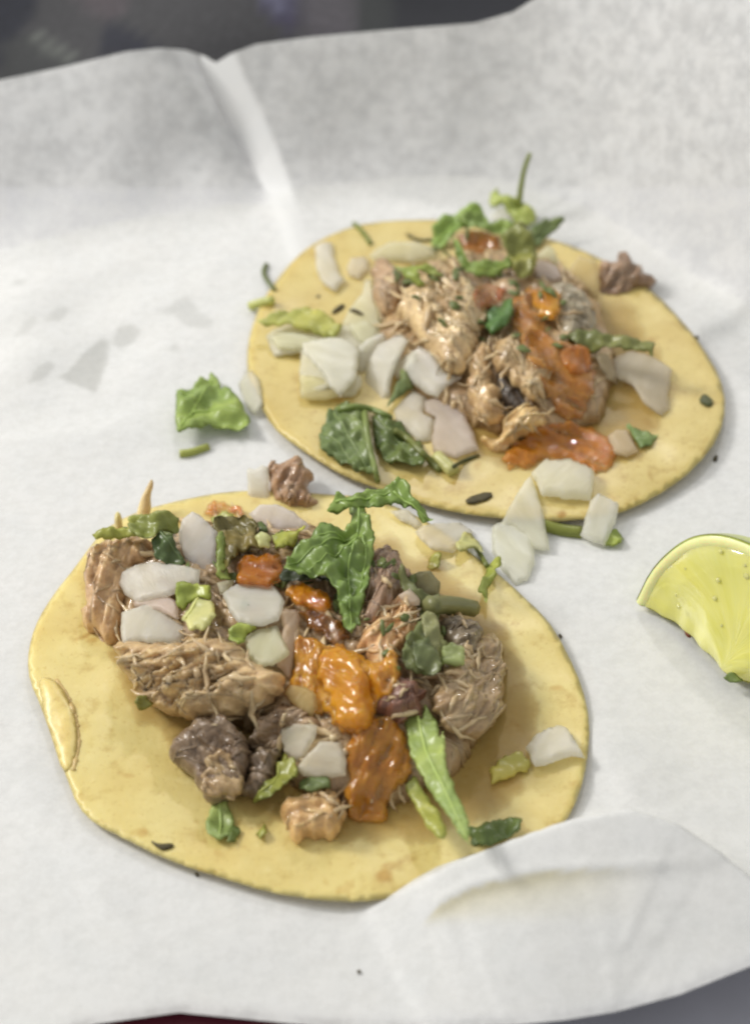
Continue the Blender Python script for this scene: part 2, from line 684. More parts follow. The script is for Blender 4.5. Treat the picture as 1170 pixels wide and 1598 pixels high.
    if drape:
        hp, t, D_ = cast(P2)
        nbm = [[] for _ in P2]
        for f in tris:
            for a in range(3):
                nbm[f[a]].append(f[(a + 1) % 3])
                nbm[f[(a + 1) % 3]].append(f[a])
        nbm = [np.array(sorted(set(x))) for x in nbm]
        t0 = t.copy()
        for _ in range(14):
            t = np.array([0.4 * t[i] + 0.6 * t[nbm[i]].mean() if len(nbm[i]) else t[i] for i in range(len(t))])
            t = np.minimum(t, t0 + sink)
        base = CAM + D_ * t[:, None]
        n_ = unit(UP + unit(CAM - c) * 0.8)
        front_v = base + n_ * (hf + 0.0004)[:, None]
        back_v = base - n_ * (hb * 0.6)[:, None]
    else:
        front_v = base + n * (hf + ru)[:, None]
        back_v = base - n * (hb - ru)[:, None]
    V = list(front_v)
    idx = {}
    for i in range(len(P2)):
        if edge[i]:
            idx[i] = i
            V[i] = (front_v[i] + back_v[i]) / 2
        else:
            idx[i] = len(V)
            V.append(back_v[i])
    Fc = []
    up_ok = None
    for f in tris:
        a, b_, c_ = (front_v[i] for i in f)
        nn = np.cross(b_ - a, c_ - a)
        f2 = f if nn @ (CAM - a) > 0 else f[::-1]
        Fc.append(f2)
        g2 = tuple(idx[i] for i in f2[::-1])
        if set(g2) != set(f2):
            Fc.append(g2)
    fibv = [(gu[i] * 0.28, gv[i], hf[i]) for i in range(len(P2))]
    fibv += [fibv[i] for i in range(len(P2)) if not edge[i]]
    if strands:
        pxdir = np.array([math.cos(ga), -math.sin(ga)])
        pxper = np.array([pxdir[1], -pxdir[0]])
        span = math.hypot(*(hi - lo))
        for _ in range(strands):
            p0 = P2[rs.integers(len(P2))]
            Ln = rs.uniform(*slen) * span
            k = 9
            s = np.linspace(-0.5, 0.5, k)
            wob = rs.uniform(-0.09, 0.09) * Ln
            ang = rs.normal(0, sang)
            d2 = pxdir * math.cos(ang) + pxper * math.sin(ang)
            pts = p0 + np.outer(s * Ln, d2) + np.outer(np.sin(s * rs.uniform(2, 5) + rs.uniform(0, 6)) * wob, pxper)
            ins = inside(pts, bd)
            dd = np.where(ins, seg_dist(pts, bd), -seg_dist(pts, bd))
            ok = dd > -fray * rs.random()
            if ok.sum() < 4:
                continue
            i0 = np.argmax(ok)
            i1 = i0
            while i1 < k and ok[i1]:
                i1 += 1
            pts, dd = pts[i0:i1], dd[i0:i1]
            if len(pts) < 4:
                continue
            bp = on_plane(pts, c, n)
            uv2 = np.stack([(bp - c) @ e1, (bp - c) @ e2], 1)
            gu2 = uv2 @ np.array([math.cos(ga), math.sin(ga)])
            gv2 = uv2 @ np.array([-math.sin(ga), math.cos(ga)])
            rad = rs.uniform(0.00035, srad) if rs.random() < 0.6 else rs.uniform(0.0002, 0.0004)
            hh = front(np.maximum(dd, 0), gu2, gv2, uv2) + ruf(uv2, gv2) + rad * rs.uniform(-0.6, 0.2)
            rr = rad * np.sin(np.linspace(0.25, math.pi - 0.25, len(pts))) ** 0.6
            tv, tf = tube_mesh(bp + n * hh[:, None], rr, 5)
            o_ = len(V)
            V += tv
            Fc += [tuple(i + o_ for i in f) for f in tf]
            of = rs.uniform(-0.004, 0.004)
            for i in range(len(pts)):
                fibv += [(gu2[i] * 0.28, gv2[i] + of, 0.0)] * 5
    if extra is not None:
        V, Fc, fibv = extra(V, Fc, fibv)
    V = np.array(V)
    ob = mesh_obj(name, V, Fc, mat, parent, tint, fibv)
    ob.color[3] = alpha
    if label:
        tag(ob, label, None if parent is not None else cat, group)
    if support:
        add_support(V, Fc)
    if veins:
        for vp in veins:
            vp = resample_line(vp, 8)
            bp = on_plane(vp, c, n)
            uv2 = np.stack([(bp - c) @ e1, (bp - c) @ e2], 1)
            gu2 = uv2 @ np.array([math.cos(ga), math.sin(ga)])
            gv2 = uv2 @ np.array([-math.sin(ga), math.cos(ga)])
            dd = np.where(inside(vp, bd), seg_dist(vp, bd), 0)
            hh = front(dd, gu2, gv2, uv2) + ruf(uv2, gv2) + 0.00008 + rshift
            tv, tf = tube_mesh(bp + n * hh[:, None], np.linspace(0.00034, 0.00014, len(vp)), 6)
            v_o = mesh_obj('vein', tv, tf, LEAF, ob, tuple(min(255, int(x * 1.10 + 10)) for x in tint),
                           [(0.0, 0.0, 0.0)] * len(tv))
    ob['_plane'] = 0
    del ob['_plane']
    return ob


def resample_line(pts, step):
    out = [np.array(pts[0], float)]
    for a, b in zip(pts[:-1], pts[1:]):
        a, b = np.array(a, float), np.array(b, float)
        k = max(1, int(round(np.linalg.norm(b - a) / step)))
        for j in range(1, k + 1):
            out.append(a + (b - a) * j / k)
    out = np.array(out)
    for _ in range(2):
        o2 = out.copy()
        o2[1:-1] = 0.5 * out[1:-1] + 0.25 * (out[:-2] + out[2:])
        out = o2
    return out


def stalk(cat, label, pts, r0, r1, tint, rise=None, mat=None, group=None, name='chopped_cilantro', lift=0.6):
    """A thin stem resting along the surface under it; rise: extra height (m) at its two ends and middle."""
    p = resample_line(pts, 6)
    hp, t, D_ = cast(p)
    for _ in range(6):
        t2 = t.copy()
        t2[1:-1] = 0.5 * t[1:-1] + 0.25 * (t[:-2] + t[2:])
        t = np.minimum(t2, t)
    rad = np.linspace(r0, r1, len(p))
    if r0 > 0.00115 and rise is None:
        x_ = np.linspace(0, 1, len(t))
        ft = np.polyval(np.polyfit(x_, t, 1), x_)
        t = ft + 0.6 * (t - ft).min()
    X = CAM + D_ * t[:, None]
    if rise is not None:
        # a stem that leaves the surface: anchored at its first point, in an upright plane
        n = unit(np.asarray(rise, float))
        X = on_plane(p, X[0], n)
    X = X + UP * (rad * lift)[:, None]
    V, Fc = tube_mesh(X, rad, 8)
    V = np.array(V)
    L = np.repeat(np.linspace(0, 0.02, len(p)), 8)
    fib = np.stack([L * 0.3, np.tile(np.linspace(0, 0.004, 8), len(p)), L * 0], 1)
    o = mesh_obj(name, V, Fc, mat or LEAF, None, tint, fib)
    tag(o, label, cat, group)
    add_support(V, Fc)
    return o


# ------------------------------------------------------------------ the paper liner as a height field
base_px = [(-260, 470), (-60, 440), (120, 405), (300, 372), (450, 345), (600, 326), (760, 326), (900, 362), (1010, 425),
           (1110, 500), (1180, 545), (1260, 600), (1400, 720)]
_bp = np.array([floor_pt(*p) for p in base_px])
_o = np.argsort(_bp[:, 0])
_bp = _bp[_o]


_ybx = np.linspace(-0.25, 0.25, 1001)
_yby = np.interp(_ybx, _bp[:, 0], _bp[:, 1])
_kk = np.exp(-(np.arange(-60, 61) / 28.0) ** 2)
_yby = np.convolve(np.pad(_yby, 60, mode='edge'), _kk / _kk.sum(), 'valid')


def yb(x):
    return np.interp(x, _ybx, _yby)


ridge_px = [(500, 1455, 0.0), (570, 1418, 0.0012), (640, 1380, 0.0045), (700, 1346, 0.008), (790, 1310, 0.0115), (890, 1274, 0.0145),
            (985, 1257, 0.016), (1060, 1281, 0.0155), (1120, 1320, 0.014), (1180, 1366, 0.0125), (1300, 1450, 0.010)]
ridge = np.array([np.append(floor_pt(a, b, z_)[:2], z_) for a, b, z_ in ridge_px])
fold_px = [(655, 1446), (690, 1408), (740, 1382), (800, 1368), (860, 1358), (960, 1353), (1110, 1350), (1200, 1352)]
edge_top = np.array([(-500, 170), (-200, 152), (0, 125), (100, 104), (200, 80), (250, 75), (290, 78), (320, 88), (337, 98),
                     (360, 84), (400, 69), (480, 58), (600, 47), (740, 36), (800, 19), (830, 0), (880, -35), (1000, -80),
                     (1170, -110), (1600, -130)], float)
edge_bot = np.array([(-500, 1720), (-100, 1660), (60, 1625), (150, 1598), (280, 1580), (400, 1592), (500, 1602), (640, 1606),
                     (800, 1600), (880, 1592), (960, 1579), (1060, 1552), (1170, 1508), (1300, 1440), (1600, 1300)], float)


def poly_sd(X, Y, line):
    """nearest point on a plan polyline: distance, side (+ = camera side), value interpolated"""
    best = np.full(X.shape, 1e9)
    side = np.zeros(X.shape)
    val = np.zeros(X.shape)
    for i in range(len(line) - 1):
        a, b = line[i], line[i + 1]
        ab = b[:2] - a[:2]
        L = ab @ ab
        t = np.clip(((X - a[0]) * ab[0] + (Y - a[1]) * ab[1]) / L, 0, 1)
        dx, dy = X - (a[0] + t * ab[0]), Y - (a[1] + t * ab[1])
        dd = np.hypot(dx, dy)
        m = dd < best
        best = np.where(m, dd, best)
        cr = ab[0] * dy - ab[1] * dx
        side = np.where(m, np.where(cr < 0, 1.0, -1.0), side)
        val = np.where(m, a[2] + t * (b[2] - a[2]), val)
    return best, side, val


SOFT_FOLDS = []
for _pts, _h, _wa, _wb in ((((1210, 470), (1150, 495), (1085, 522), (1060, 560)), 0.0022, 0.012, 0.004),
                           (((915, 1130), (940, 1175), (975, 1225), (1010, 1270)), 0.0018, 0.004, 0.012),
                           (((-40, 700), (60, 690), (160, 678), (240, 650)), 0.0012, 0.010, 0.005),
                           (((960, 870), (1010, 900), (1050, 960)), 0.0008, 0.008, 0.004),
                           (((20, 1180), (60, 1290), (150, 1380)), 0.0012, 0.012, 0.006)):
    _q = [floor_pt(*p)[:2] for p in _pts]
    SOFT_FOLDS.append((np.array([(a[0], a[1], math.sin(math.pi * (i + 0.5) / len(_q)) ** 0.7) for i, a in enumerate(_q)]), _h, _wa, _wb))

crease_plan = None
_grid_noise = {}


def und(X, Y):
    s = (np.sin(X * 61 + 1.3 + Y * 23) * np.sin(Y * 47 - X * 31 + 0.4) + 0.6 * np.sin(X * 113 - Y * 71 + 2.0) * np.sin(Y * 97 + 1.0))
    return s


fold_line = None


def paper_z(X, Y):
    X = np.asarray(X, float)
    Y = np.asarray(Y, float)
    s = Y - yb(X)
    if crease_plan is not None:
        xc = np.interp(Y, crease_plan[:, 1], crease_plan[:, 0])
        u = X - xc
        w1, w2 = 0.018, 0.0066
        f = np.where(u < 0, np.clip(1 + u / w1, 0, 1) ** 2.2, np.clip(1 - u / w2, 0, 1))
        k = sstep((Y - crease_plan[0, 1]) / 0.016)
        s = s - 0.0125 * f * k
    al = np.tan(np.radians(np.interp(X, [-0.12, -0.03, 0.02, 0.1], [34, 48, 62, 60])))
    Lf = 0.032
    z = np.where(s < 0, 0, np.where(s < Lf, al * s * s / (2 * Lf), al * (s - Lf / 2)))
    z = z + 0.0007 * und(X * 1.4, Y * 1.2) * sstep(s / 0.03)
    if crease_plan is not None:
        k2 = sstep((Y - crease_plan[0, 1] + 0.004) / 0.008) * (1 - sstep((s - 0.010) / 0.02))
        z = z + 0.0013 * k2 * np.where(u < 0.004, np.exp(-((u - 0.004) / 0.0035) ** 2), np.exp(-((u - 0.004) / 0.010) ** 2))
    for ln, hgt, wa, wb in SOFT_FOLDS:
        d3, s3, v3 = poly_sd(X, Y, ln)
        z = z + hgt * v3 * np.where(s3 > 0, np.exp(-(d3 / wa) ** 2), np.exp(-(d3 / wb) ** 2))
    z = z - 0.009 * sstep((-0.045 - X) / 0.06) * sstep((-0.070 - Y) / 0.05)
    # hump at the near right
    dd, side, zr = poly_sd(X, Y, ridge)
    back = zr * np.exp(-dd / 0.0032)
    frontz = zr * (0.10 + 0.90 * np.clip(1 - dd / 0.046, 0, 1) ** 1.15)
    hump = np.where(side > 0, frontz, back) * sstep(zr / 0.0016)
    if fold_line is not None:
        d2, s2, v2 = poly_sd(X, Y, fold_line)
        hump = hump + np.where(s2 > 0, -1, 0.0) * v2 * np.exp(-d2 / 0.010) * (1 - np.exp(-d2 / 0.0007)) * sstep(zr / 0.003)
        hump = hump + 0.0004 * np.exp(-(d2 / 0.0012) ** 2) * (v2 > 0.0005)
    z = np.maximum(z, hump)
    # gentle sag at the near edge and near left, slight waviness away from the tortillas
    s_near = sstep((-0.098 - Y) / 0.05)
    z = z - 0.0035 * s_near * np.interp(X, [-0.09, 0.02], [1.0, 0.8])
    far_left = sstep((-0.075 - X) / 0.03)
    z = z + 0.0016 * und(X * 0.8, Y * 0.8) * np.maximum(far_left, s_near * 0.5)
    fl = sstep((0.0 - X - 0.02) / 0.05) * sstep((Y - 0.03) / 0.03)
    z = z + 0.0008 * und(X * 1.7 + 0.02, Y * 1.3) * fl
    return z


def march(px, py):
    d = rays([(px, py)])[0]
    ts = np.linspace(0.30, 0.75, 1800)
    p = CAM + np.outer(ts, d)
    f = p[:, 2] - paper_z(p[:, 0], p[:, 1])
    i = np.argmax(f < 0)
    return p[i]


_cr = np.array([march(px, py) for px, py in ((458, 425), (447, 395), (433, 345), (416, 290), (394, 225), (367, 160), (337, 98))])
_cr = np.vstack([_cr, _cr[-1] + (_cr[-1] - _cr[-2])])
_cr = _cr[np.argsort(_cr[:, 1])]
crease_plan = _cr[:, :2].copy()
crease_plan[:, 1] = np.maximum.accumulate(crease_plan[:, 1] + np.arange(len(crease_plan)) * 1e-5)
_fl = [march(px, py) for px, py in fold_px]
fold_line = np.array([(p[0], p[1], v) for p, v in zip(_fl, (0.0, 0.0006, 0.0009, 0.0008, 0.0007, 0.0006, 0.0004, 0.0))])


def cross(yy, g, hit):
    if not len(hit):
        return yy[-1]
    i = hit[0]
    if i == 0:
        return yy[0]
    return yy[i - 1] + (yy[i] - yy[i - 1]) * abs(g[i - 1]) / (abs(g[i - 1]) + abs(g[i]) + 1e-12)


def build_paper():
    nx, ny = 380, 520
    xs = np.linspace(-0.155, 0.165, nx)
    VX = np.zeros((ny, nx))
    VY = np.zeros((ny, nx))
    for j, x in enumerate(xs):
        yy = np.linspace(0.02, 0.30, 900)
        zz = paper_z(np.full_like(yy, x), yy)
        q = project(np.stack([np.full_like(yy, x), yy, zz], 1))
        ey = np.interp(q[:, 0], edge_top[:, 0], edge_top[:, 1])
        hit = np.nonzero(q[:, 1] < ey)[0]
        yt = cross(yy, q[:, 1] - ey, hit)
        yy = np.linspace(-0.02, -0.20, 500)
        zz = paper_z(np.full_like(yy, x), yy)
        q = project(np.stack([np.full_like(yy, x), yy, zz], 1))
        ey = np.interp(q[:, 0], edge_bot[:, 0], edge_bot[:, 1])
        hit = np.nonzero(q[:, 1] > ey)[0]
        yf = cross(yy, q[:, 1] - ey, hit)
        t = np.linspace(0, 1, ny)
        t = 1 - (1 - t) ** 1.35
        VX[:, j] = x
        VY[:, j] = yf + (yt - yf) * t
    k = np.array([1, 4, 6, 4, 1]) / 16.0
    for r in (0, ny - 1):
        pass
    VZ = paper_z(VX, VY)
    for _ in range(1):
        Z2 = VZ.copy()
        Z2[1:-1, 1:-1] = (VZ[1:-1, 1:-1] * 2 + VZ[:-2, 1:-1] + VZ[2:, 1:-1] + VZ[1:-1, :-2] + VZ[1:-1, 2:]) / 6
        kq = sstep((-0.045 - VY) / 0.02)
        VZ = VZ * (1 - kq) + Z2 * kq
    V = np.stack([VX.ravel(), VY.ravel(), VZ.ravel()], 1)
    Fc = [(i * nx + j, i * nx + j + 1, (i + 1) * nx + j + 1, (i + 1) * nx + j) for i in range(ny - 1) for j in range(nx - 1)]
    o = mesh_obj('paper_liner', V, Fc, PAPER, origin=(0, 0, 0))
    px = project(V)
    damp = np.zeros(len(V))
    L = crop(0, 400, 2.34)
    spots = [(L((210, 440), (250, 420), (310, 350), (370, 300), (400, 310), (390, 390), (350, 500), (280, 470)), 1.0),
             (L((410, 320), (430, 260), (480, 248), (515, 270), (490, 315), (440, 335)), 0.8),
             (L((105, 465), (130, 410), (180, 380), (205, 400), (160, 450)), 0.75),
             (L((165, 240), (190, 200), (235, 180), (258, 195), (225, 235)), 0.6),
             (L((50, 295), (90, 240), (125, 215), (138, 240), (100, 285)), 0.5),
             (L((560, 195), (620, 185), (640, 160), (690, 140), (720, 200), (780, 230), (770, 270), (690, 260), (640, 215)), 0.55),
             (L((615, 335), (640, 318), (660, 335), (635, 348)), 0.7),
             (L((45, 100), (60, 80), (100, 92), (80, 110)), 0.5)]
    near = V[:, 2] < 0.05
    for pl, a in spots:
        lo, hi = np.min(pl, 0) - 12, np.max(pl, 0) + 12
        m = near & (px > lo).all(1) & (px < hi).all(1)
        d = seg_dist(px[m], pl)
        d = np.where(inside(px[m], pl), d, -d)
        damp[m] = np.maximum(damp[m], a * sstep((d + 3) / 6))
    fold_shade = np.zeros(len(V))
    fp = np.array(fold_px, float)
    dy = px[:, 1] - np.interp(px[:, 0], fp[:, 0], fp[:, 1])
    fold_shade = 0.9 * sstep(dy / 5) * np.exp(-np.maximum(dy, 0) / 42) * (1 - sstep((px[:, 0] - 820) / 220)) * sstep((px[:, 0] - 650) / 12)  # tan shadow below the flap, painted in and fading downward
    fold_shade = fold_shade * (1 - sstep((px[:, 1] - 1418) / 34)) * (V[:, 1] < -0.03)
    uu = V[:, 0] - np.interp(V[:, 1], crease_plan[:, 1], crease_plan[:, 0])
    pleat = sstep((uu + 0.0006) / 0.001) * (1 - sstep((uu - 0.0058) / 0.0016)) * (V[:, 1] > crease_plan[0, 1] - 0.01)
    ca = o.data.color_attributes.new('stain', 'FLOAT_COLOR', 'POINT')  # carries damp patches, the painted fold shadow and the pleat
    ca.data.foreach_set('color', np.stack([damp, fold_shade, pleat, damp * 0 + 1], 1).ravel())
    tag(o, 'crumpled white waxed paper lining the tray under the tacos', 'paper liner')
    add_support(V[:], Fc)
    # added unseen white sheet, keeps dark mottle off the floor and brightens it
    sb = (VY - yb(VX))
    keep = (sb < 0.012)
    keep &= (np.abs(VX) < 0.15)
    cells = [f for f in Fc if all(keep.ravel()[i] for i in f)][::1]
    used = sorted({i for f in cells for i in f})
    rm = {a: b for b, a in enumerate(used)}
    V2 = V[used] - np.array([0, 0, 0.0007])
    # pull its rim inside the rim of the liner
    V2[:, 1] = np.maximum(V2[:, 1], (VY[0][None, :] + 0 * VY).ravel()[used] + 0.002)
    bk = mesh_obj('added_backing', V2, [tuple(rm[i] for i in f) for f in cells], BACK)
    tag(bk, 'added unseen white sheet keeping the waxed paper floor bright from below', 'added paper sheet')
    return o


# ------------------------------------------------------------------ table, tray, cloth behind
def box_sheet(name, pts, z0, z1, mat):
    n = len(pts)
    V = [(x, y, z0) for x, y in pts] + [(x, y, z1) for x, y in pts]
    Fc = [tuple(range(n))[::-1], tuple(range(n, 2 * n))] + [(i, (i + 1) % n, n + (i + 1) % n, n + i) for i in range(n)]
    return mesh_obj(name, V, Fc, mat, smooth=False)


tb = box_sheet('table_top', [(-0.75, -0.5), (0.75, -0.5), (0.75, 0.62), (-0.75, 0.62)], -0.035, -0.011, TABLE)
tag(tb, kind='structure')


def build_tray():
    # a shallow oval tray with a rolled rim, mostly hidden under the paper
    cx, cy, rx, ry = -0.035, -0.030, 0.088, 0.107
    prof = [(0.0, -0.0065), (0.80, -0.0065), (0.90, -0.0062), (0.97, -0.0050), (0.985, -0.0050), (1.0, -0.0056), (1.0, -0.0070), (0.95, -0.0085), (0.86, -0.0108),
            (0.0, -0.0108)]
    n = 96
    V, Fc = [], []
    for (r, z) in prof:
        for k in range(n):
            a = 2 * math.pi * k / n
            e = 2 / 2.6
            ca, sa = math.cos(a), math.sin(a)
            V.append((cx + rx * r * math.copysign(abs(ca) ** e, ca), cy + ry * r * math.copysign(abs(sa) ** e, sa), z))
    for i in range(len(prof) - 1):
        for k in range(n):
            k2 = (k + 1) % n
            Fc.append((i * n + k, (i + 1) * n + k, (i + 1) * n + k2, i * n + k2))
    o = mesh_obj('serving_tray', V, Fc, TRAY)
    tag(o, 'dark maroon tray rim peeking out under the near edge of the paper', 'tray')


build_tray()


def build_cloth():
    nx, ny = 120, 80
    xs = np.linspace(-0.24, 0.20, nx)
    ys = np.linspace(0.150, 0.46, ny)
    X, Y = np.meshgrid(xs, ys)
    ex = np.minimum(np.minimum(X - xs[0], xs[-1] - X), np.minimum(Y - ys[0], ys[-1] - Y))
    Z = -0.010 + 0.020 * sstep(ex / 0.05) + 0.007 * np.sin(X * 40 + Y * 30) * np.sin(Y * 44 + 1 - X * 12) * sstep(ex / 0.04)
    V = np.stack([X.ravel(), Y.ravel(), Z.ravel()], 1)
    Fc = [(i * nx + j, i * nx + j + 1, (i + 1) * nx + j + 1, (i + 1) * nx + j) for i in range(ny - 1) for j in range(nx - 1)]
    o = mesh_obj('folded_cloth', V, Fc, CLOTH)
    px = project(V)
    col = np.tile(np.array(lin((54, 54, 57))), (len(V), 1))

    def patch(pl, rgb, s=6):
        d = seg_dist(px, pl)
        d = np.where(inside(px, pl), d, -d)
        k = sstep((d + s) / (2 * s))[:, None]
        col[:] = col * (1 - k) + 0.5 * np.array(lin(rgb)) * k
    T1 = crop(0, 0, 2.786)
    T2 = crop(400, 0, 2.543)
    patch(T1((-300, -300), (170, -300), (150, 60), (80, 160), (0, 300), (-300, 300)), (34, 38, 54))
    patch(T1((0, 200), (110, 140), (220, 220), (380, 300), (330, 420), (0, 420)), (70, 72, 74))
    patch(T1((120, 150), (160, 130), (220, 180), (370, 270), (300, 270), (200, 220)), (122, 126, 122), 5)
    patch(T1((450, 90), (540, 120), (700, 200), (620, 260), (440, 260)), (38, 41, 58))
    patch(T1((340, 0), (300, -300), (560, -300), (540, 60), (480, 90), (400, 60)), (96, 88, 94))
    patch(T2((0, 0), (0, -300), (190, -300), (180, 90), (130, 120), (60, 70)), (74, 70, 98))
    patch(T2((30, 0), (30, -100), (140, -100), (130, 50), (80, 50)), (112, 112, 140), 5)
    patch(T2((190, -60), (380, -60), (385, 140), (180, 160)), (104, 100, 108))
    patch(T2((400, -300), (560, -300), (560, 180), (400, 180)), (62, 66, 68))
    patch(T2((530, -300), (2400, -300), (2400, 400), (530, 300)), (30, 33, 45), 10)
    ca = o.data.color_attributes.new('dye', 'FLOAT_COLOR', 'POINT')
    ca.data.foreach_set('color', np.concatenate([col, np.ones((len(V), 1))], 1).ravel())
    so = o.modifiers.new('thickness', 'SOLIDIFY')
    so.thickness = 0.0012
    tag(o, 'dark grey and navy patterned cloth lying blurred behind the paper', 'cloth')


build_cloth()
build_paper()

# ------------------------------------------------------------------ tortillas
TORT_F = I((44, 1035), (50, 1000), (62, 968), (82, 935), (108, 900), (130, 870), (160, 832), (200, 808), (258, 790), (330, 776), (385, 769),
           (440, 768), (500, 772), (560, 778), (620, 796), (680, 826), (740, 868), (795, 912), (848, 965), (884, 1020), (908, 1075),
           (920, 1130), (916, 1190), (903, 1245), (880, 1290), (830, 1332), (760, 1366), (680, 1393), (610, 1408), (560, 1412),
           (500, 1408), (420, 1395), (340, 1371), (260, 1345), (200, 1316), (150, 1290), (122, 1262), (104, 1215), (86, 1168),
           (66, 1110), (48, 1070))
TORT_R = I((385, 560), (391, 522), (404, 482), (430, 440), (460, 405), (500, 375), (550, 355), (610, 346), (670, 345), (740, 349),
           (805, 361), (870, 378), (925, 402), (970, 428), (1022, 460), (1060, 500), (1096, 546), (1124, 596), (1132, 640),
           (1120, 690), (1085, 735), (1040, 768), (985, 797), (930, 812), (860, 820), (790, 816), (700, 803), (635, 783), (580, 764),
           (528, 744), (482, 716), (440, 686), (412, 650), (404, 618), (388, 598))
tr = piece('tortilla', 'tortilla', 'yellow corn tortilla of the farther taco, on white paper', TORT_R, TORT, (216, 190, 108), T=0.00038, R=4,
           step=8, z=0.0014, ruffle=0.0007, rfreq=38, amp=0.00012, freq=90, group='corn tortillas')
tf = piece('tortilla', 'tortilla', 'yellow corn tortilla of the nearer taco with a blistered left edge', TORT_F, TORT, (230, 205, 120), T=0.00038, R=4,
           step=8, z=0.0012, ruffle=0.0007, rfreq=38, amp=0.00012, freq=90, group='corn tortillas')
piece('blister', None, 'puffed blister with a toasted rim', I((58, 1056), (84, 1058), (104, 1082), (119, 1120), (123, 1162), (114, 1202), (98, 1206), (84, 1160), (68, 1112)),
      TORT, (230, 202, 114), T=0.0007, R=24, step=5, amp=0.0003, parent=tf, lift=0.1)
_rp = resample_line(I((88, 1060), (105, 1084), (119, 1121), (124, 1160), (115, 1202)), 4)
_hp, _t, _d = cast(_rp)
_tv, _tf = tube_mesh(_hp - UP * 0.00035, 0.0006 + 0.0004 * nz(np.stack([_rp[:, 1] * 0.2, _rp[:, 1] * 0, _rp[:, 1] * 0], 1)), 6)
mesh_obj('toasted_rim', _tv, _tf, TORT, tf, (214, 176, 98), [(0, 0, 0)] * len(_tv))

W = (238, 234, 222)         # onion
WG = (220, 228, 202)
TAN, BRN, DRK, RED = (216, 190, 148), (194, 164, 124), (124, 104, 84), (190, 152, 116)
GR, DG, BG, OL, YG = (112, 142, 62), (62, 88, 52), (150, 178, 88), (124, 128, 60), (172, 180, 84)


def meat(label, poly, tint=BRN, T=0.0042, R=34, grain=20, strands=26, **kw):
    if tint not in (TAN, BRN, DRK, RED):
        tint = tuple(min(225, v * 1.12 + k) for v, k in zip(tint, (10, 18, 22)))
    tint = (tint[0] * 0.985, tint[1] * 0.985, tint[2] * 0.93)
    a = dict(T=T, R=R, back=0.9, step=3.2, soft=1, lift=0.25, amp=0.0017, freq=270, grain=grain, strands=int(strands * 0.5), jag=9.0, jfreq=0.05, sang=0.6, srad=0.00062, group='pieces of shredded pork')
    a.update(kw)
    return piece('pork_piece', 'meat', label, poly, MEAT, tint, **a)


def onion(label, poly, tint=W, T=0.0011, R=5, **kw):
    tint = soften(tuple(min(250, v * k + 4) for v, k in zip(tint, (1.085, 1.06, 1.06))), 0.2)
    T, R = T * 0.5, R * 0.4
    a = dict(T=T, R=R, back=1.0, step=5, soft=1, q=0.04, lift=0.6, quant=0.65, ruffle=0.0004, rfreq=70, amp=0.00008, freq=200, alpha=0.82, jag=1.6, jfreq=0.06,
             bend=14.0, group='diced onion pieces')
    a.update(kw)
    return piece('onion_piece', 'onion', label, poly, ONION, tint, **a)


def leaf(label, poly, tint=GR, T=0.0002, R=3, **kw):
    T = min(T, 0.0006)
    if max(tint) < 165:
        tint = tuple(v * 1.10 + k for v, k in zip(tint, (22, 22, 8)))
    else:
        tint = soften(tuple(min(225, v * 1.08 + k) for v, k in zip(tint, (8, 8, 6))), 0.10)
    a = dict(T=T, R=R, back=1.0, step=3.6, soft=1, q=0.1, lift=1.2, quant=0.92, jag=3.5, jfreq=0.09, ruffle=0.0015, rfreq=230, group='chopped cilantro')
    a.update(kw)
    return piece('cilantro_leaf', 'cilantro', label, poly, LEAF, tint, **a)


def salsa(label, poly, tint, T=0.0013, R=14, **kw):
    T = T * 0.75
    tint = tuple(min(244, v * f) for v, f in zip(tint, (1.07, 1.06, 0.8)))
    a = dict(T=T, R=R * 1.3, back=0.6, step=3.6, soft=2, jag=8.0, jfreq=0.05, alpha=0.80, amp=0.0010, freq=300, drape=True, group='red salsa')
    a.update(kw)
    return piece('salsa', 'salsa', label, poly, SAUCE, tint, **a)


def fleck(label, poly, mat=None, tint=(70, 66, 40), **kw):
    a = dict(T=0.0003, R=3, step=3, soft=1, lift=0.9, group='herb flecks')
    a.update(kw)
    return piece('herb_fleck', 'herb fleck', label, poly, mat or FLECK, tint, **a)


def pork_crumbs(label, region, count, seed):
    rs = np.random.default_rng(seed)
    reg = np.array(region, float)
    V, Fc, fib = [], [], []
    while count:
        p = rs.uniform(reg.min(0), reg.max(0))
        if not inside([p], reg)[0]:
            continue
        count -= 1
        L, a = rs.uniform(18, 62), rs.uniform(0, 6.28)
        s_ = np.linspace(-0.5, 0.5, 6)
        pts = p + np.outer(s_ * L, (math.cos(a), math.sin(a))) + np.outer(np.sin(s_ * 5 + a) * rs.uniform(0, 4), (-math.sin(a), math.cos(a)))
        hp, t, D_ = cast(pts)
        t = np.minimum(t, np.median(t) + 0.002)
        for _ in range(2):
            t[1:-1] = (t[:-2] + t[2:] + 2 * t[1:-1]) / 4
        rad = rs.uniform(0.00028, 0.0009)
        X = CAM + D_ * (t - rad * 0.35)[:, None]
        X = X + rs.normal(0, 0.0002, X.shape)
        rr = rad * np.array([0.2, 0.6, 1, 0.9, 0.6, 0.15]) * rs.uniform(0.8, 1.2, 6)
        tv, tf_ = tube_mesh(X, rr, 6)
        o_ = len(V)
        V += tv
        Fc += [tuple(i + o_ for i in f) for f in tf_]
        of = rs.uniform(0, 0.05)
        fib += [(s_[i // 6] * L * 0.00004 + of, of + (i % 6) * 0.0004, 0) for i in range(36)]
    o = mesh_obj('pork_shreds', V, Fc, MEAT, None, (202, 172, 126), fib)
    tag(o, label, 'meat', None, 'stuff')
    add_support(np.array(V), Fc)


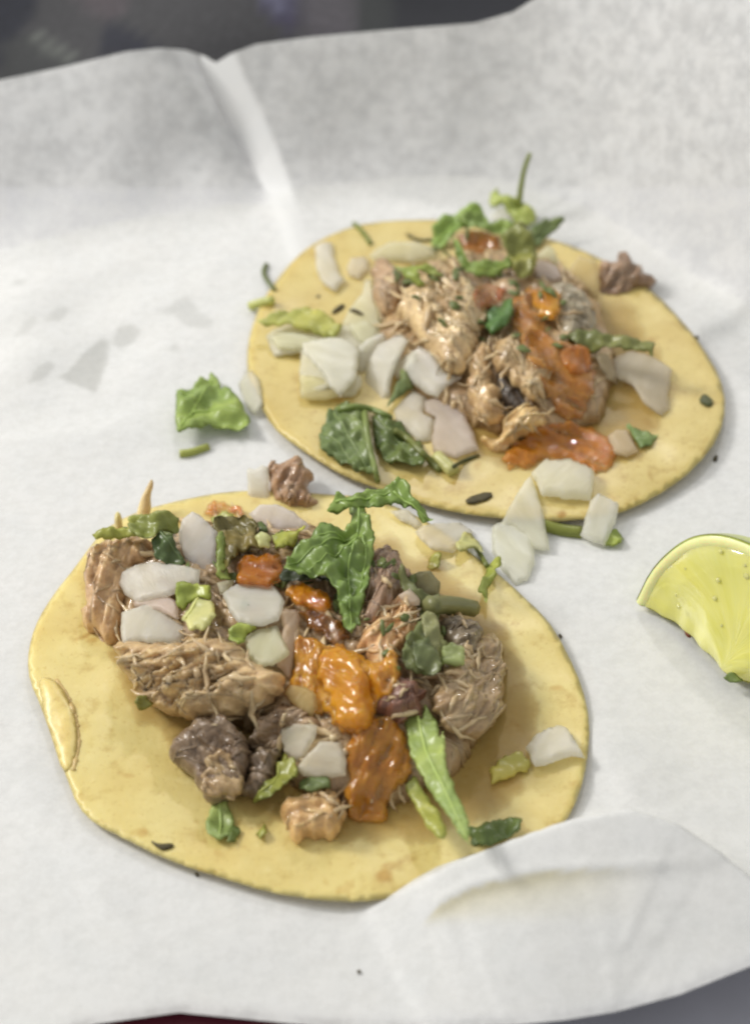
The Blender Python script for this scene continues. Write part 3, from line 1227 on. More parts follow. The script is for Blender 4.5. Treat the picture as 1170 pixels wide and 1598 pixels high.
def herb_crumbs(label, region, count, seed):
    rs = np.random.default_rng(seed)
    reg = np.array(region, float)
    V, Fc, fib = [], [], []
    while count:
        p = rs.uniform(reg.min(0), reg.max(0))
        if not inside([p], reg)[0]:
            continue
        count -= 1
        k = rs.integers(5, 9)
        a0 = rs.uniform(0, 6.28)
        R_ = rs.uniform(7, 17) * (0.45 + 0.55 * rs.random(k))
        an = a0 + np.arange(k) / k * 6.283
        el = rs.uniform(0.25, 0.7)
        q = np.stack([R_ * np.cos(an), R_ * np.sin(an) * el], 1)
        ca, sa = math.cos(a0), math.sin(a0)
        q = q @ np.array([[ca, -sa], [sa, ca]])
        pts = np.vstack([p, p + q])
        hp, t, D_ = cast(pts)
        t = 0.35 * t + 0.65 * t.min()
        X = CAM + D_ * (t - 0.0003 - rs.uniform(0, 0.0009, len(t)))[:, None]
        o_ = len(V)
        V += list(X) + list(X - UP * 0.00022)
        m = k + 1
        for i in range(k):
            j = (i + 1) % k
            Fc += [(o_, o_ + 1 + j, o_ + 1 + i), (o_ + m, o_ + m + 1 + i, o_ + m + 1 + j), (o_ + 1 + i, o_ + 1 + j, o_ + m + 1 + j, o_ + m + 1 + i)]
        of = rs.uniform(0, 0.2)
        fib += [(x[0] * 0.00005 + of, x[1] * 0.00005 + of, 0) for x in pts] * 2
    o = mesh_obj('cilantro_bits', V, Fc, LEAF, None, (120, 138, 74), fib)
    tag(o, label, 'cilantro', None, 'stuff')
    add_support(np.array(V), Fc)


# ------------------------------------------------------------------ farther taco, bottom to top
def juice(label, poly, tint, alpha):
    return piece('meat_juice', 'juice', label, poly, JUICE, tint, T=0.00015, R=60, back=0.3, step=6, soft=2, jag=16.0, jfreq=0.03, drape=True, alpha=alpha, sink=-0.0002,
                 support=False, group='films of meat juice')


juice('thin wet film of juice soaking the farther tortilla around its heap', I((560, 470), (680, 420), (830, 410), (960, 450), (1040, 540), (1050, 640), (990, 730), (880, 745), (760, 730), (640, 660), (570, 580)), (176, 140, 74), 0.22)
juice('thin wet film of juice soaking the nearer tortilla around its heap', I((150, 960), (260, 840), (430, 800), (600, 830), (740, 900), (820, 1010), (850, 1120), (830, 1240), (720, 1310), (560, 1320), (400, 1290), (280, 1200), (190, 1100)), (172, 134, 66), 0.26)
meat('wide bed of shredded pork under the toppings of the farther taco', I((585, 455), (640, 425), (720, 400), (800, 395), (885, 420), (940, 490), (965, 580), (940, 660),
     (860, 690), (780, 680), (700, 650), (640, 610), (590, 540)), (156, 118, 78), T=0.0085, R=110, step=5, grain=-60, strands=150, sang=1.2, slen=(0.05, 0.16), srad=0.0017, lift=0.05, back=0.15, z=0.0026)
meat('reddish pork lump at the upper left of the farther taco', E((610, 500), (690, 505), (770, 560), (760, 640), (700, 760), (650, 730), (620, 630)), RED, R=26, grain=-50)
meat('grey brown pork shred behind the yellow salsa chunk', F((600, 600), (680, 590), (750, 650), (810, 700), (810, 800), (700, 840), (620, 800), (600, 700)), (136, 116, 92), T=0.003, grain=-40)
meat('large pale tan pork chunk in the middle of the farther taco', E((760, 620), (850, 550), (960, 550), (1070, 610), (1110, 700), (1090, 800), (1080, 880), (1030, 940),
     (960, 990), (900, 930), (850, 870), (800, 800), (720, 750), (745, 680)), (186, 148, 102), T=0.0052, R=40, grain=-50, strands=44, amp=0.0022)
meat('dark pork sliver in the gap between two hanging shreds', G((860, 220), (900, 225), (960, 280), (1000, 340), (990, 400), (930, 400), (900, 330)), (70, 52, 42), T=0.0018, R=14, grain=-60, strands=6)  # shade of the dark hole, painted as a dark-tinted piece
meat('pork shred hanging at the lower left beside the onions', G((740, 230), (780, 130), (840, 90), (860, 210), (850, 260), (890, 310), (912, 380), (905, 445), (850, 455), (800, 425), (750, 340)),
     (172, 130, 84), T=0.0036, R=24, grain=-70, strands=26)
meat('pork shred curving under the brown salsa', G((860, 110), (960, 70), (1050, 140), (1100, 250), (1080, 320), (1000, 330), (930, 260), (880, 220)), (170, 132, 88), T=0.0036, R=24, grain=-50)
meat('pale shred tip dipping into the salsa pool', G((880, 510), (930, 400), (1000, 345), (1080, 390), (1090, 460), (1040, 510), (980, 510), (930, 560), (890, 600), (830, 540), (810, 505), (850, 520)),
     (196, 148, 92), T=0.003, R=18, grain=40, strands=18)
meat('upright brown pork tip at the far right of the farther taco', F((812, 600), (822, 505), (885, 492), (895, 450), (913, 440), (960, 510), (1040, 545), (1075, 595), (960, 630), (860, 680), (812, 650)),
     (136, 98, 72), T=0.0036, R=24, grain=60, normal=(0.1, -0.6, 0.8))
pork_crumbs('loose fine pork shreds scattered over the farther heap', I((585, 440), (700, 400), (800, 390), (900, 430), (940, 500), (955, 600), (880, 680), (780, 680), (690, 620), (600, 530)), 110, 3)
onion('dull onion piece half buried right of the farther heap', F((860, 930), (900, 905), (960, 895), (1045, 920), (1110, 960), (1135, 980), (1120, 1080), (1128, 1140), (1090, 1172), (1010, 1130), (960, 1050), (880, 1010)),
      (214, 212, 192), T=0.0014, alpha=0.72)
onion('slim onion sliver leaning against the farther heap at right', F((800, 900), (850, 895), (890, 960), (900, 1030), (860, 1010), (820, 960)), (206, 196, 160))
leaf('dull olive cilantro on the right slope of the farther heap', F((670, 830), (760, 800), (820, 820), (880, 835), (940, 830), (1000, 850), (1062, 862), (1050, 935), (1030, 900), (960, 905), (850, 890), (760, 900)),
     (104, 112, 66), ruffle=0.002)
onion('pale onion slab standing behind the heap beside the pork tip', F((700, 520), (730, 470), (810, 500), (822, 600), (800, 690), (740, 650), (690, 590)), (226, 214, 160), tilt=(0, -0.3), alpha=0.72)
salsa('brown orange salsa running down the middle of the farther taco', F((450, 640), (520, 610), (600, 640), (610, 760), (600, 810), (700, 850), (790, 900), (800, 1000), (790, 1090), (760, 1180), (640, 1200),
      (600, 1100), (560, 1010), (500, 900), (450, 800), (440, 720)), (192, 130, 64))
salsa('red orange salsa pool at the near edge of the farther heap', H((110, 600), (150, 530), (230, 480), (300, 440), (420, 430), (500, 465), (575, 490), (612, 580), (545, 665), (500, 650),
      (400, 615), (300, 600), (230, 645), (130, 640)), (202, 128, 48), T=0.0016)
salsa('small glossy salsa smear on the pork chunk below the brown slab', F((275, 610), (330, 595), (430, 600), (440, 640), (380, 680), (340, 710), (285, 705)), (176, 96, 46), T=0.001, R=8)
salsa('yellow orange salsa chunk near the top of the farther taco', F((520, 650), (550, 610), (640, 610), (672, 650), (660, 700), (620, 760), (550, 745)), (214, 150, 34), T=0.0026, R=18, drape=False, lift=0.5)
salsa('golden salsa lump at the right of the brown salsa', F((650, 900), (700, 860), (780, 880), (800, 930), (770, 990), (690, 1000), (650, 960)), (188, 118, 48), T=0.0018, R=18)
salsa('brown orange salsa slab on cilantro at the top of the farther taco', F((195, 385), (240, 358), (330, 362), (395, 380), (412, 440), (400, 475), (300, 505), (235, 475)), (176, 116, 66), T=0.0022, R=12, drape=False, lift=0.4,
      normal=(0.0, -0.35, 0.9))
herb_crumbs('small chopped cilantro bits scattered on the farther heap', I((600, 400), (760, 330), (860, 350), (900, 430), (900, 540), (800, 560), (640, 480)), 34, 8)
# herbs and onions at its top
leaf('bright green cilantro leaf behind the brown slab', F((92, 425), (98, 350), (140, 310), (220, 290), (270, 252), (310, 265), (345, 330), (330, 355), (240, 355), (195, 385), (150, 440), (110, 450)), (128, 160, 84),
     normal=(-0.1, -0.5, 0.85), veins=[F((110, 420), (180, 350), (290, 300))])
leaf('yellow green cilantro sprig at the very top of the farther taco', F((338, 250), (352, 200), (375, 180), (392, 215), (455, 225), (500, 255), (545, 280), (545, 330), (500, 360), (460, 345), (430, 300), (400, 250), (360, 270)), (176, 192, 92),
     normal=(0, -0.5, 0.85))
onion('small onion bit tucked into the top cilantro sprig', F((345, 305), (380, 262), (462, 262), (440, 322), (400, 345), (362, 325)), W, normal=(0, -0.4, 0.9))
leaf('dark pointed cilantro leaf at the top right', F((488, 385), (560, 330), (600, 318), (655, 303), (668, 322), (600, 390), (545, 445), (490, 430)), (92, 112, 68), normal=(0.1, -0.4, 0.9), veins=[F((500, 420), (570, 360), (655, 312))])
leaf('green cilantro leaf filling the middle of the top cluster', F((205, 310), (290, 285), (350, 340), (420, 330), (470, 370), (430, 420), (380, 380), (320, 365), (240, 360)), (118, 146, 76), ruffle=0.0022)
leaf('yellowish cilantro leaf low in the top cluster', F((420, 440), (470, 400), (520, 430), (560, 480), (530, 560), (480, 590), (440, 540)), (150, 154, 84), ruffle=0.0022)
leaf('olive cilantro clump right of the brown slab', F((395, 380), (450, 350), (510, 350), (545, 440), (530, 540), (500, 580), (450, 560), (430, 500), (410, 450)), (118, 124, 64), ruffle=0.002)
leaf('long green cilantro blade below the brown slab', F((185, 390), (215, 440), (250, 500), (310, 500), (400, 500), (442, 470), (438, 530), (370, 565), (290, 575), (240, 540), (200, 480)), (106, 134, 64),
     veins=[F((200, 410), (250, 510), (320, 540), (430, 500))])
onion('cream onion sliver at the right end of the top cilantro', F((545, 470), (600, 430), (622, 440), (648, 515), (600, 505), (555, 490)), (240, 236, 196))
onion('grey white onion piece right of the olive clump', F((535, 510), (570, 490), (640, 520), (662, 575), (620, 585), (545, 572)), (226, 220, 212))
leaf('dark green cilantro curl on the glossy pork', F((320, 800), (332, 720), (400, 680), (440, 690), (446, 750), (410, 800), (350, 835)), (70, 112, 62), ruffle=0.0022, T=0.0004)
onion('long greenish onion strip behind the pork at upper left', E((598, 470), (640, 440), (690, 422), (800, 418), (880, 438), (895, 482), (800, 512), (680, 502), (610, 505)), (222, 226, 196), T=0.0015)
leaf('green cilantro wisp under the long onion strip', E((700, 510), (740, 515), (800, 520), (880, 520), (925, 560), (890, 570), (810, 545), (840, 600), (810, 610), (745, 550)), (132, 150, 72))
onion('bright white onion chunk at the far left rim', E((362, 440), (400, 420), (442, 415), (448, 480), (470, 545), (495, 585), (455, 628), (405, 598), (372, 540)), (246, 240, 222), T=0.0016)
onion('small round pinkish onion bit beside the bright chunk', E((500, 525), (525, 482), (590, 482), (605, 530), (560, 574), (512, 556)), (244, 226, 206), T=0.0016)
stalk('cilantro', 'thin green stem curving over the upper left rim', E((535, 335), (560, 355), (590, 395), (608, 425)), 0.0006, 0.0006, (146, 160, 66), group='chopped cilantro')
stalk('cilantro', 'dark wiry stem at the top of the far rim', E((768, 382), (800, 405), (840, 410), (872, 404)), 0.0004, 0.0004, (86, 92, 44), group='chopped cilantro')
stalk('cilantro', 'tall upright green stem at the top of the farther taco', F((472, 255), (478, 190), (492, 110), (508, 60), (520, 32)), 0.00085, 0.0006, (158, 172, 84), rise=(0, -1, 0.25), group='chopped cilantro')
onion('broad pale onion layer lying on the left of the farther tortilla', Q((190, 540), (260, 510), (420, 500), (540, 550), (640, 560), (720, 520), (880, 440), (960, 440), (980, 520), (920, 620), (900, 680), (820, 720), (800, 880),
      (770, 940), (700, 950), (600, 960), (430, 960), (420, 800), (430, 690), (250, 680)), (238, 235, 212), T=0.0010, R=4, alpha=0.97)
onion('triangular onion piece leaning on the pork at left', Q((700, 480), (760, 380), (840, 280), (870, 170), (905, 150), (935, 240), (965, 400), (990, 500), (900, 560), (800, 520)), (234, 232, 202))
onion('pale onion slice lying over the middle of the broad layer', Q((440, 620), (600, 575), (720, 562), (825, 640), (802, 860), (700, 948), (640, 900), (560, 800), (440, 690)), (242, 239, 220), alpha=0.97)
onion('narrow pale onion slice against the triangular piece', Q((735, 470), (880, 440), (962, 520), (905, 640), (800, 560)), (234, 236, 206), alpha=0.72)
onion('thin yellowish onion slice at the lower edge of the broad layer', Q((420, 800), (560, 815), (665, 900), (690, 955), (560, 975), (430, 960)), (236, 226, 176), T=0.0009, alpha=0.72)
leaf('yellow green flat leaf across the left onions', Q((120, 445), (160, 425), (300, 380), (430, 370), (500, 360), (600, 400), (690, 460), (712, 470), (700, 530), (640, 565), (560, 545), (440, 500), (320, 478), (200, 485)), (176, 182, 84),
     ruffle=0.0009, T=0.0005)
stalk('cilantro', 'pale cut stem end at the far left rim', Q((85, 355), (140, 335), (200, 318), (245, 312)), 0.0012, 0.0012, (222, 228, 140), group='chopped cilantro')
stalk('cilantro', 'curled dark tipped stem poking past the left rim', Q((255, 235), (220, 195), (180, 130), (180, 90), (200, 65)), 0.00055, 0.0007, (118, 132, 66), group='chopped cilantro')
onion('onion slice filling the gap below the triangular piece', Q((800, 640), (880, 560), (985, 520), (1010, 560), (930, 640), (905, 740), (850, 800), (800, 760)), (238, 238, 220), T=0.0012)
onion('small onion chip at the lower right of the broad layer', Q((690, 900), (760, 850), (830, 790), (850, 860), (800, 950), (720, 965)), (240, 236, 214), T=0.0012)
onion('thin onion sliver under the yellow green flat leaf', Q((200, 545), (300, 515), (420, 520), (540, 560), (600, 600), (430, 640), (280, 630)), (236, 232, 204), T=0.0010)
onion('small onion chip between the two white slices', E((700, 960), (740, 920), (800, 880), (810, 930), (770, 990), (720, 1010)), (232, 232, 216), T=0.0011)
fleck('slanted dark herb fleck above the broad onion layer', Q((635, 385), (650, 360), (700, 320), (730, 325), (720, 350), (660, 390)), tint=(84, 92, 50))
fleck('thin dark herb fleck beside the triangular onion', Q((750, 360), (790, 350), (840, 375), (860, 400), (830, 400), (770, 375)), tint=(84, 92, 50))
fleck('tiny brown fleck on the left of the farther tortilla', Q((530, 270), (550, 258), (565, 270), (545, 282)))
leaf('dark green leaf wedged between the white onions', G((395, 380), (430, 320), (465, 225), (515, 270), (515, 300), (440, 350), (400, 390)), (96, 114, 72), T=0.0005)
onion('upright onion slice left of the dark wedge', E((585, 1045), (605, 960), (645, 870), (740, 808), (785, 850), (725, 970), (695, 1080), (652, 1138), (592, 1112)), (230, 234, 220), T=0.0013, tilt=(0, -0.2))
onion('bent white onion slice right of the dark wedge', E((748, 960), (790, 895), (830, 868), (885, 900), (935, 985), (1005, 1000), (945, 1042), (902, 1092), (850, 1072), (795, 1030)), (234, 234, 222), T=0.0013)
onion('square grey white onion slice beneath the pork shred', G((565, 352), (640, 345), (722, 388), (762, 460), (802, 572), (702, 606), (600, 572), (590, 520), (612, 430), (562, 402)), (218, 212, 200), T=0.0013)
onion('six sided pale onion slice left of the square one', G((428, 392), (512, 300), (572, 340), (560, 402), (612, 432), (592, 522), (530, 527), (440, 442)), (228, 230, 216), T=0.0013)
leaf('dark folded cilantro leaf below the white onions', G((105, 592), (108, 500), (160, 410), (230, 372), (300, 400), (320, 470), (330, 560), (350, 640), (356, 705), (290, 690), (210, 630), (150, 600)), (96, 118, 74), ruffle=0.0024,
     veins=[G((170, 430), (230, 520), (340, 690)), G((130, 520), (200, 560), (260, 650))])
leaf('second dark cilantro leaf right of the folded one', G((330, 420), (380, 400), (430, 430), (480, 490), (545, 530), (562, 600), (555, 662), (460, 655), (390, 625), (345, 530)), (84, 104, 56), ruffle=0.0024,
     veins=[G((350, 440), (430, 530), (540, 640))])
stalk('cilantro', 'pale green stem lying down the folded leaf', G((300, 390), (305, 430), (320, 540), (345, 640), (360, 705)), 0.0008, 0.0007, (150, 170, 92), group='chopped cilantro')
stalk('cilantro', 'green stem crossing above the folded leaf', G((190, 395), (260, 378), (330, 390), (415, 425)), 0.0008, 0.0007, (142, 166, 84), group='chopped cilantro')
stalk('cilantro', 'long stem slanting under the six sided onion', G((430, 485), (490, 520), (560, 590), (630, 660)), 0.0008, 0.0008, (140, 150, 72), group='chopped cilantro')
stalk('cilantro', 'pale hollow stem cut at both ends by the folded leaf', G((615, 605), (650, 635), (690, 675)), 0.0016, 0.0016, (222, 222, 150), group='chopped cilantro')
stalk('cilantro', 'thin dark stem under the square onion slice', G((690, 640), (730, 615), (800, 590)), 0.0005, 0.0004, (88, 94, 48), group='chopped cilantro')
fleck('dark two barred herb stem on the near rim of the farther tortilla', G((738, 772), (850, 738), (862, 775), (750, 806)), tint=(96, 84, 42))
onion('small onion cube stuck to the right end of the salsa pool', H((560, 495), (600, 468), (650, 470), (692, 560), (642, 582), (592, 562)), (226, 214, 178), T=0.0016)
leaf('small green leaf lying right of the salsa pool', H((640, 452), (690, 470), (735, 480), (792, 490), (742, 540), (702, 552), (672, 505)), (106, 134, 82))
fleck('green fleck near the right rim of the farther tortilla', H((948, 345), (970, 308), (1000, 325), (1018, 352), (992, 372)), LEAF, (96, 104, 62))
fleck('dark fleck on the lower right rim of the farther tortilla', H((1008, 595), (1022, 568), (1034, 575), (1028, 602)))
fleck('dark fleck on the upper right rim of the farther tortilla', H((930, 70), (945, 60), (955, 78), (940, 84)))
onion('thick white onion block at the near edge of the salsa pool', H((240, 650), (300, 596), (400, 608), (512, 655), (492, 765), (400, 762), (285, 750)), (242, 238, 214), T=0.0026, R=7, lift=0.9)
stalk('cilantro', 'straight green stem lying below the thick onion block', H((290, 880), (370, 905), (455, 912)), 0.0015, 0.0014, (150, 160, 66), group='chopped cilantro')
leaf('small green leaf end sticking out at the near rim', H((545, 965), (560, 910), (592, 888), (632, 922), (622, 962), (580, 970)), (132, 152, 70))
onion('upright white onion block beside the small leaf end', H((448, 912), (490, 765), (530, 738), (612, 782), (600, 862), (552, 962), (470, 932)), (240, 236, 220), T=0.0020, R=6, lift=1.0)
onion('small clear onion scrap touching the left rim', I((372, 600), (388, 574), (404, 590), (412, 630), (400, 650), (384, 636)), (240, 236, 214), T=0.0008, alpha=0.72)

# ------------------------------------------------------------------ nearer taco, bottom to top
meat('wide bed of shredded pork under the toppings of the nearer taco', I((165, 930), (190, 880), (260, 845), (350, 820), (450, 825), (540, 845), (620, 885), (700, 950), (745, 1020), (765, 1100), (730, 1190), (650, 1250),
     (560, 1270), (470, 1250), (430, 1180), (380, 1140), (280, 1100), (210, 1030)), (146, 110, 74), T=0.0110, R=130, step=5, grain=-30, strands=190, sang=1.2, slen=(0.05, 0.14), srad=0.0018, lift=0.05, back=0.1, z=0.0024)
meat('soft brown pork at the right foot of the nearer heap', M((180, 1000), (240, 850), (420, 640), (520, 560), (600, 600), (640, 760), (640, 950), (620, 1200), (480, 1300), (300, 1280), (200, 1150)), (152, 116, 78), T=0.004, R=46, grain=70, strands=34)
meat('dark brown pork strip behind the olive stem tube', M((190, 520), (320, 470), (460, 490), (520, 570), (470, 640), (420, 800), (330, 800), (250, 640)), (108, 84, 60), T=0.003, R=24, grain=20)
meat('reddish brown pork strip right of the big cilantro leaf', B((440, 470), (500, 455), (560, 500), (610, 570), (560, 620), (540, 690), (470, 740), (420, 760), (430, 620)), (128, 90, 66), T=0.0036, R=24, grain=80, strands=30)
meat('pale frayed pork strip tinted orange by salsa', B((378, 845), (440, 780), (475, 700), (530, 655), (590, 650), (640, 720), (648, 800), (600, 885), (545, 880), (572, 985), (560, 1045), (500, 1095), (460, 1080), (440, 980), (440, 900)),
     (192, 136, 84), T=0.0034, R=22, grain=75, strands=36)
meat('dark red pork corner above the bright leaf', B((460, 1120), (520, 1050), (560, 1000), (610, 1000), (675, 1050), (670, 1120), (640, 1180), (560, 1190), (480, 1170)), (112, 62, 42), T=0.003, R=22, grain=30)
meat('curved tan pork slab at the upper left of the nearer heap', A((140, 500), (230, 450), (330, 445), (395, 480), (370, 560), (300, 620), (280, 700), (280, 800), (255, 905), (205, 912), (150, 882), (108, 842), (74, 792), (94, 722), (84, 622), (108, 545)),
     (176, 130, 86), T=0.0062, R=40, grain=75, strands=30, amp=0.0018, normal=(-0.15, -0.3, 0.9))
meat('broad ruffled pork chunk at the left front of the nearer heap', I((187, 1027), (192, 1004), (215, 998), (262, 1010), (322, 995), (362, 1000), (402, 1040), (432, 1046), (447, 1070), (431, 1090), (396, 1108), (361, 1123),
     (321, 1127), (285, 1123), (260, 1114), (234, 1096), (207, 1068)), (178, 138, 92), T=0.0068, R=44, grain=25, strands=52, amp=0.0028, freq=380, lift=0.4)
meat('brown pork shred between the onion pair and the broad chunk', C((590, 420), (610, 340), (650, 270), (740, 215), (830, 240), (890, 300), (870, 340), (740, 320), (735, 420), (660, 440)), (130, 96, 68), T=0.0028, R=22, grain=30)
knob = meat('charred dark pork knob at the near left of the heap', C((243, 420), (280, 350), (340, 303), (420, 297), (500, 325), (565, 390), (585, 450), (580, 530), (545, 610), (480, 645), (400, 622), (368, 575), (320, 520), (255, 462)),
     (112, 82, 58), T=0.0050, R=34, grain=-30, strands=22, amp=0.002, lift=0.7)
piece('fat', None, None, C((380, 470), (420, 425), (480, 420), (520, 480), (560, 540), (545, 600), (480, 640), (405, 622), (372, 575)), MEAT, (176, 144, 98), T=0.0014, R=20, step=3.2, amp=0.0012, freq=380, grain=-40, strands=8, srad=0.0006, jag=9.0, jfreq=0.06, parent=knob, lift=0.15)
meat('small charred pork end beside the knob', C((580, 440), (620, 405), (700, 430), (715, 490), (690, 570), (640, 625), (570, 640), (545, 600), (575, 520)), (104, 76, 52), T=0.0036, R=22, grain=-50, strands=14, lift=0.6)
meat('pale orange stained pork piece at the near foot of the heap', C((725, 660), (840, 620), (965, 600), (1005, 720), (962, 795), (840, 795), (775, 802), (728, 745)), (186, 138, 82), T=0.0034, R=24, grain=10, strands=22, lift=0.5)
meat('torn brown pork tip standing at the top of the nearer taco', A((888, 88), (935, 108), (975, 82), (1030, 92), (1058, 140), (1085, 182), (1062, 205), (1062, 250), (1115, 295), (1095, 345), (1000, 350), (930, 310), (895, 295)),
     (146, 102, 70), T=0.0034, R=22, grain=60, strands=26, normal=(0.05, -0.55, 0.85))
pork_crumbs('loose fine pork shreds scattered over the nearer heap', I((150, 900), (220, 830), (340, 800), (440, 800), (560, 850), (660, 900), (760, 1000), (760, 1120), (680, 1240), (520, 1280), (440, 1200), (360, 1130), (220, 1090)), 190, 4)
herb_crumbs('small chopped cilantro bits scattered on the nearer heap', I((170, 830), (330, 795), (470, 820), (640, 880), (740, 980), (720, 1060), (600, 1040), (460, 900), (380, 950), (260, 900)), 60, 9)
salsa('salmon coloured salsa stain on the far rim of the nearer tortilla', A((588, 328), (660, 285), (730, 298), (795, 330), (785, 372), (700, 342), (620, 362)), (206, 130, 76), T=0.0009, R=8)
meat('pointed pork fibre sticking up past the far rim', A((310, 360), (332, 275), (362, 218), (382, 182), (392, 212), (376, 262), (382, 322), (362, 362)), (196, 160, 112), T=0.0007, R=8, grain=70, strands=0, jag=0.0, amp=0.0003, stand=((333, 360) and (222, 806), (0, -0.8, 0.6)), step=3)
meat('short pale fibre stub left of the pointed fibre', A((218, 350), (232, 325), (252, 345), (258, 420), (222, 420)), (196, 170, 104), T=0.001, R=8, grain=80, strands=0, jag=0.0, amp=0.0003, stand=((185, 832), (0, -0.8, 0.6)), step=3)

salsa('orange salsa pool running to the near foot of the heap', D((120, 330), (200, 260), (300, 270), (350, 320), (372, 430), (392, 500), (330, 545), (282, 570), (288, 700), (200, 716), (105, 694), (98, 600), (118, 470)), (204, 138, 54), T=0.0018, R=16)
salsa('thick glossy orange salsa in the middle of the nearer heap', N((170, 540), (260, 600), (380, 650), (520, 650), (620, 700), (720, 790), (800, 760), (880, 700), (920, 880), (900, 980), (760, 1060), (745, 1150), (700, 1260), (560, 1300),
      (450, 1250), (400, 1180), (330, 1140), (200, 1090), (110, 1000), (150, 880), (180, 760)), (214, 150, 48), T=0.0026, R=22, amp=0.0018, freq=240)
salsa('amber translucent salsa lump at the centre of the heap', N((330, 760), (420, 690), (560, 690), (650, 760), (690, 900), (740, 1020), (745, 1140), (690, 1250), (560, 1280), (450, 1220), (430, 1060), (380, 960), (330, 880)), (222, 158, 44), T=0.0024, R=26)
salsa('golden salsa chunk under the big cilantro leaf', N((90, 290), (160, 255), (330, 250), (410, 290), (450, 380), (380, 450), (260, 420), (160, 370)), (216, 142, 36), T=0.0026, R=16, drape=False, lift=0.6)
salsa('brown salsa slick curving below the golden chunk', N((200, 410), (300, 430), (420, 440), (520, 520), (580, 620), (540, 660), (420, 640), (300, 580), (230, 500)), (134, 84, 34), T=0.0016, R=12)
salsa('orange brown salsa chunk at the left by the onions', A((735, 580), (778, 528), (900, 522), (965, 550), (940, 645), (860, 668), (765, 645)), (190, 116, 34), T=0.0028, R=16, drape=False, lift=0.6)
onion('clear yellowish onion slice at the left rim of the salsa', N((110, 1000), (150, 940), (260, 960), (330, 1010), (340, 1100), (300, 1160), (220, 1130), (150, 1060)), (206, 186, 120), T=0.0014)

leaf('dark green cilantro tangle at the right of the heap', B((560, 900), (590, 830), (650, 770), (650, 690), (700, 690), (730, 800), (760, 860), (750, 960), (720, 1000), (640, 1000), (570, 960)), (104, 114, 74), ruffle=0.0022,
     veins=[B((660, 710), (700, 830), (690, 980))])
onion('grey green onion scrap at the upper right of the heap', B((615, 565), (650, 535), (700, 528), (745, 580), (738, 645), (655, 645), (620, 610)), (150, 152, 116), T=0.0014)
leaf('olive leaf edge folded beside the grey green scrap', B((570, 500), (600, 560), (640, 610), (690, 640), (740, 640), (720, 690), (640, 690), (590, 640), (560, 560)), (92, 98, 62), ruffle=0.002)
stalk('cilantro', 'short olive stem tube on the right of the heap', B((700, 700), (760, 695), (830, 700), (885, 712)), 0.0021, 0.0019, (150, 152, 100), group='chopped cilantro')
leaf('pale green cut stem piece on the dark tangle', B((752, 868), (790, 848), (842, 868), (852, 942), (800, 955), (742, 945)), (164, 180, 108), T=0.0009, ruffle=0.0006)
onion('tiny glossy white onion bit near the pork strips', B((560, 640), (610, 610), (660, 660), (655, 685), (600, 680)), (226, 214, 190))

leaf('olive herb stem lying on the tan slab at upper left', A((122, 438), (160, 412), (282, 418), (285, 378), (330, 348), (402, 358), (435, 400), (395, 445), (300, 455), (205, 460), (140, 458)), (142, 148, 66), T=0.0006, ruffle=0.0018)
leaf('dark green leaf left of the tall onion slice', A((388, 462), (400, 430), (430, 420), (480, 470), (535, 562), (480, 575), (400, 555)), (66, 88, 56), ruffle=0.002, veins=[A((400, 400), (450, 470), (520, 555))])
leaf('yellow green herb patch at the far rim of the nearer heap', A((640, 362), (700, 328), (745, 350), (705, 405), (650, 405)), (164, 172, 82), ruffle=0.002)
leaf('olive brown herb mass behind the salsa chunk', A((670, 420), (705, 400), (770, 368), (860, 410), (840, 470), (905, 505), (870, 518), (770, 525), (735, 600), (690, 620), (668, 560)), (104, 94, 52), ruffle=0.003)
leaf('lime green herb strip above the salsa chunk', A((895, 445), (1000, 415), (1055, 430), (1005, 485), (920, 520)), (150, 158, 62), ruffle=0.002)
leaf('pale green round bud among the far herbs', A((828, 445), (858, 414), (902, 450), (892, 492), (850, 482)), (196, 206, 140), T=0.0012, R=8, ruffle=0.0004)
onion('tall two faced onion slice at the upper left of the heap', A((498, 420), (514, 370), (560, 334), (592, 350), (668, 420), (672, 480), (656, 625), (620, 645), (598, 605), (545, 572), (508, 480)), (226, 228, 222), T=0.0015, tilt=(0, -0.3))
onion('onion slice propped upright at the far rim', A((798, 138), (830, 150), (860, 128), (888, 140), (898, 300), (850, 322), (800, 312)), (234, 230, 218), T=0.0010, normal=(0, -0.6, 0.8))
onion('oval onion slice in front of the torn pork tip', A((803, 342), (850, 303), (920, 303), (1000, 338), (1065, 392), (1042, 424), (960, 428), (880, 402), (830, 377)), (230, 226, 222), T=0.0014)
onion('wide onion slice lying on the left of the nearer heap', A((238, 640), (260, 598), (330, 568), (400, 558), (592, 578), (584, 640), (480, 702), (400, 722), (330, 742), (268, 692)), (232, 230, 218), T=0.0015)
onion('pink edged onion scrap joining the two left slices', A((300, 722), (440, 690), (505, 740), (495, 795), (400, 770), (310, 752)), (230, 214, 200), T=0.0010)
onion('large onion slice at the left, nearest the broad pork chunk', A((248, 768), (380, 738), (470, 788), (555, 850), (522, 892), (470, 914), (380, 908), (300, 904), (268, 938), (250, 880)), (236, 234, 220), T=0.0017)
leaf('green leaf scrap between the left onions', A((490, 640), (520, 628), (562, 652), (640, 652), (640, 720), (580, 705), (520, 770), (488, 740)), (136, 152, 66), ruffle=0.0018)
leaf('pale green stem cut crossways between the left onions', A((512, 800), (580, 702), (662, 730), (652, 802), (600, 852), (548, 852)), (196, 206, 134), T=0.0012, R=7, ruffle=0.0006, veins=[A((530, 810), (570, 750), (590, 715))])
onion('little cream onion bit above the hexagonal slice', A((662, 640), (738, 628), (722, 684), (680, 694)), (236, 230, 196))
onion('hexagonal white onion slice in the middle of the heap', A((688, 700), (740, 658), (820, 653), (922, 663), (964, 740), (932, 812), (870, 833), (758, 812), (718, 770)), (234, 234, 220), T=0.0015)
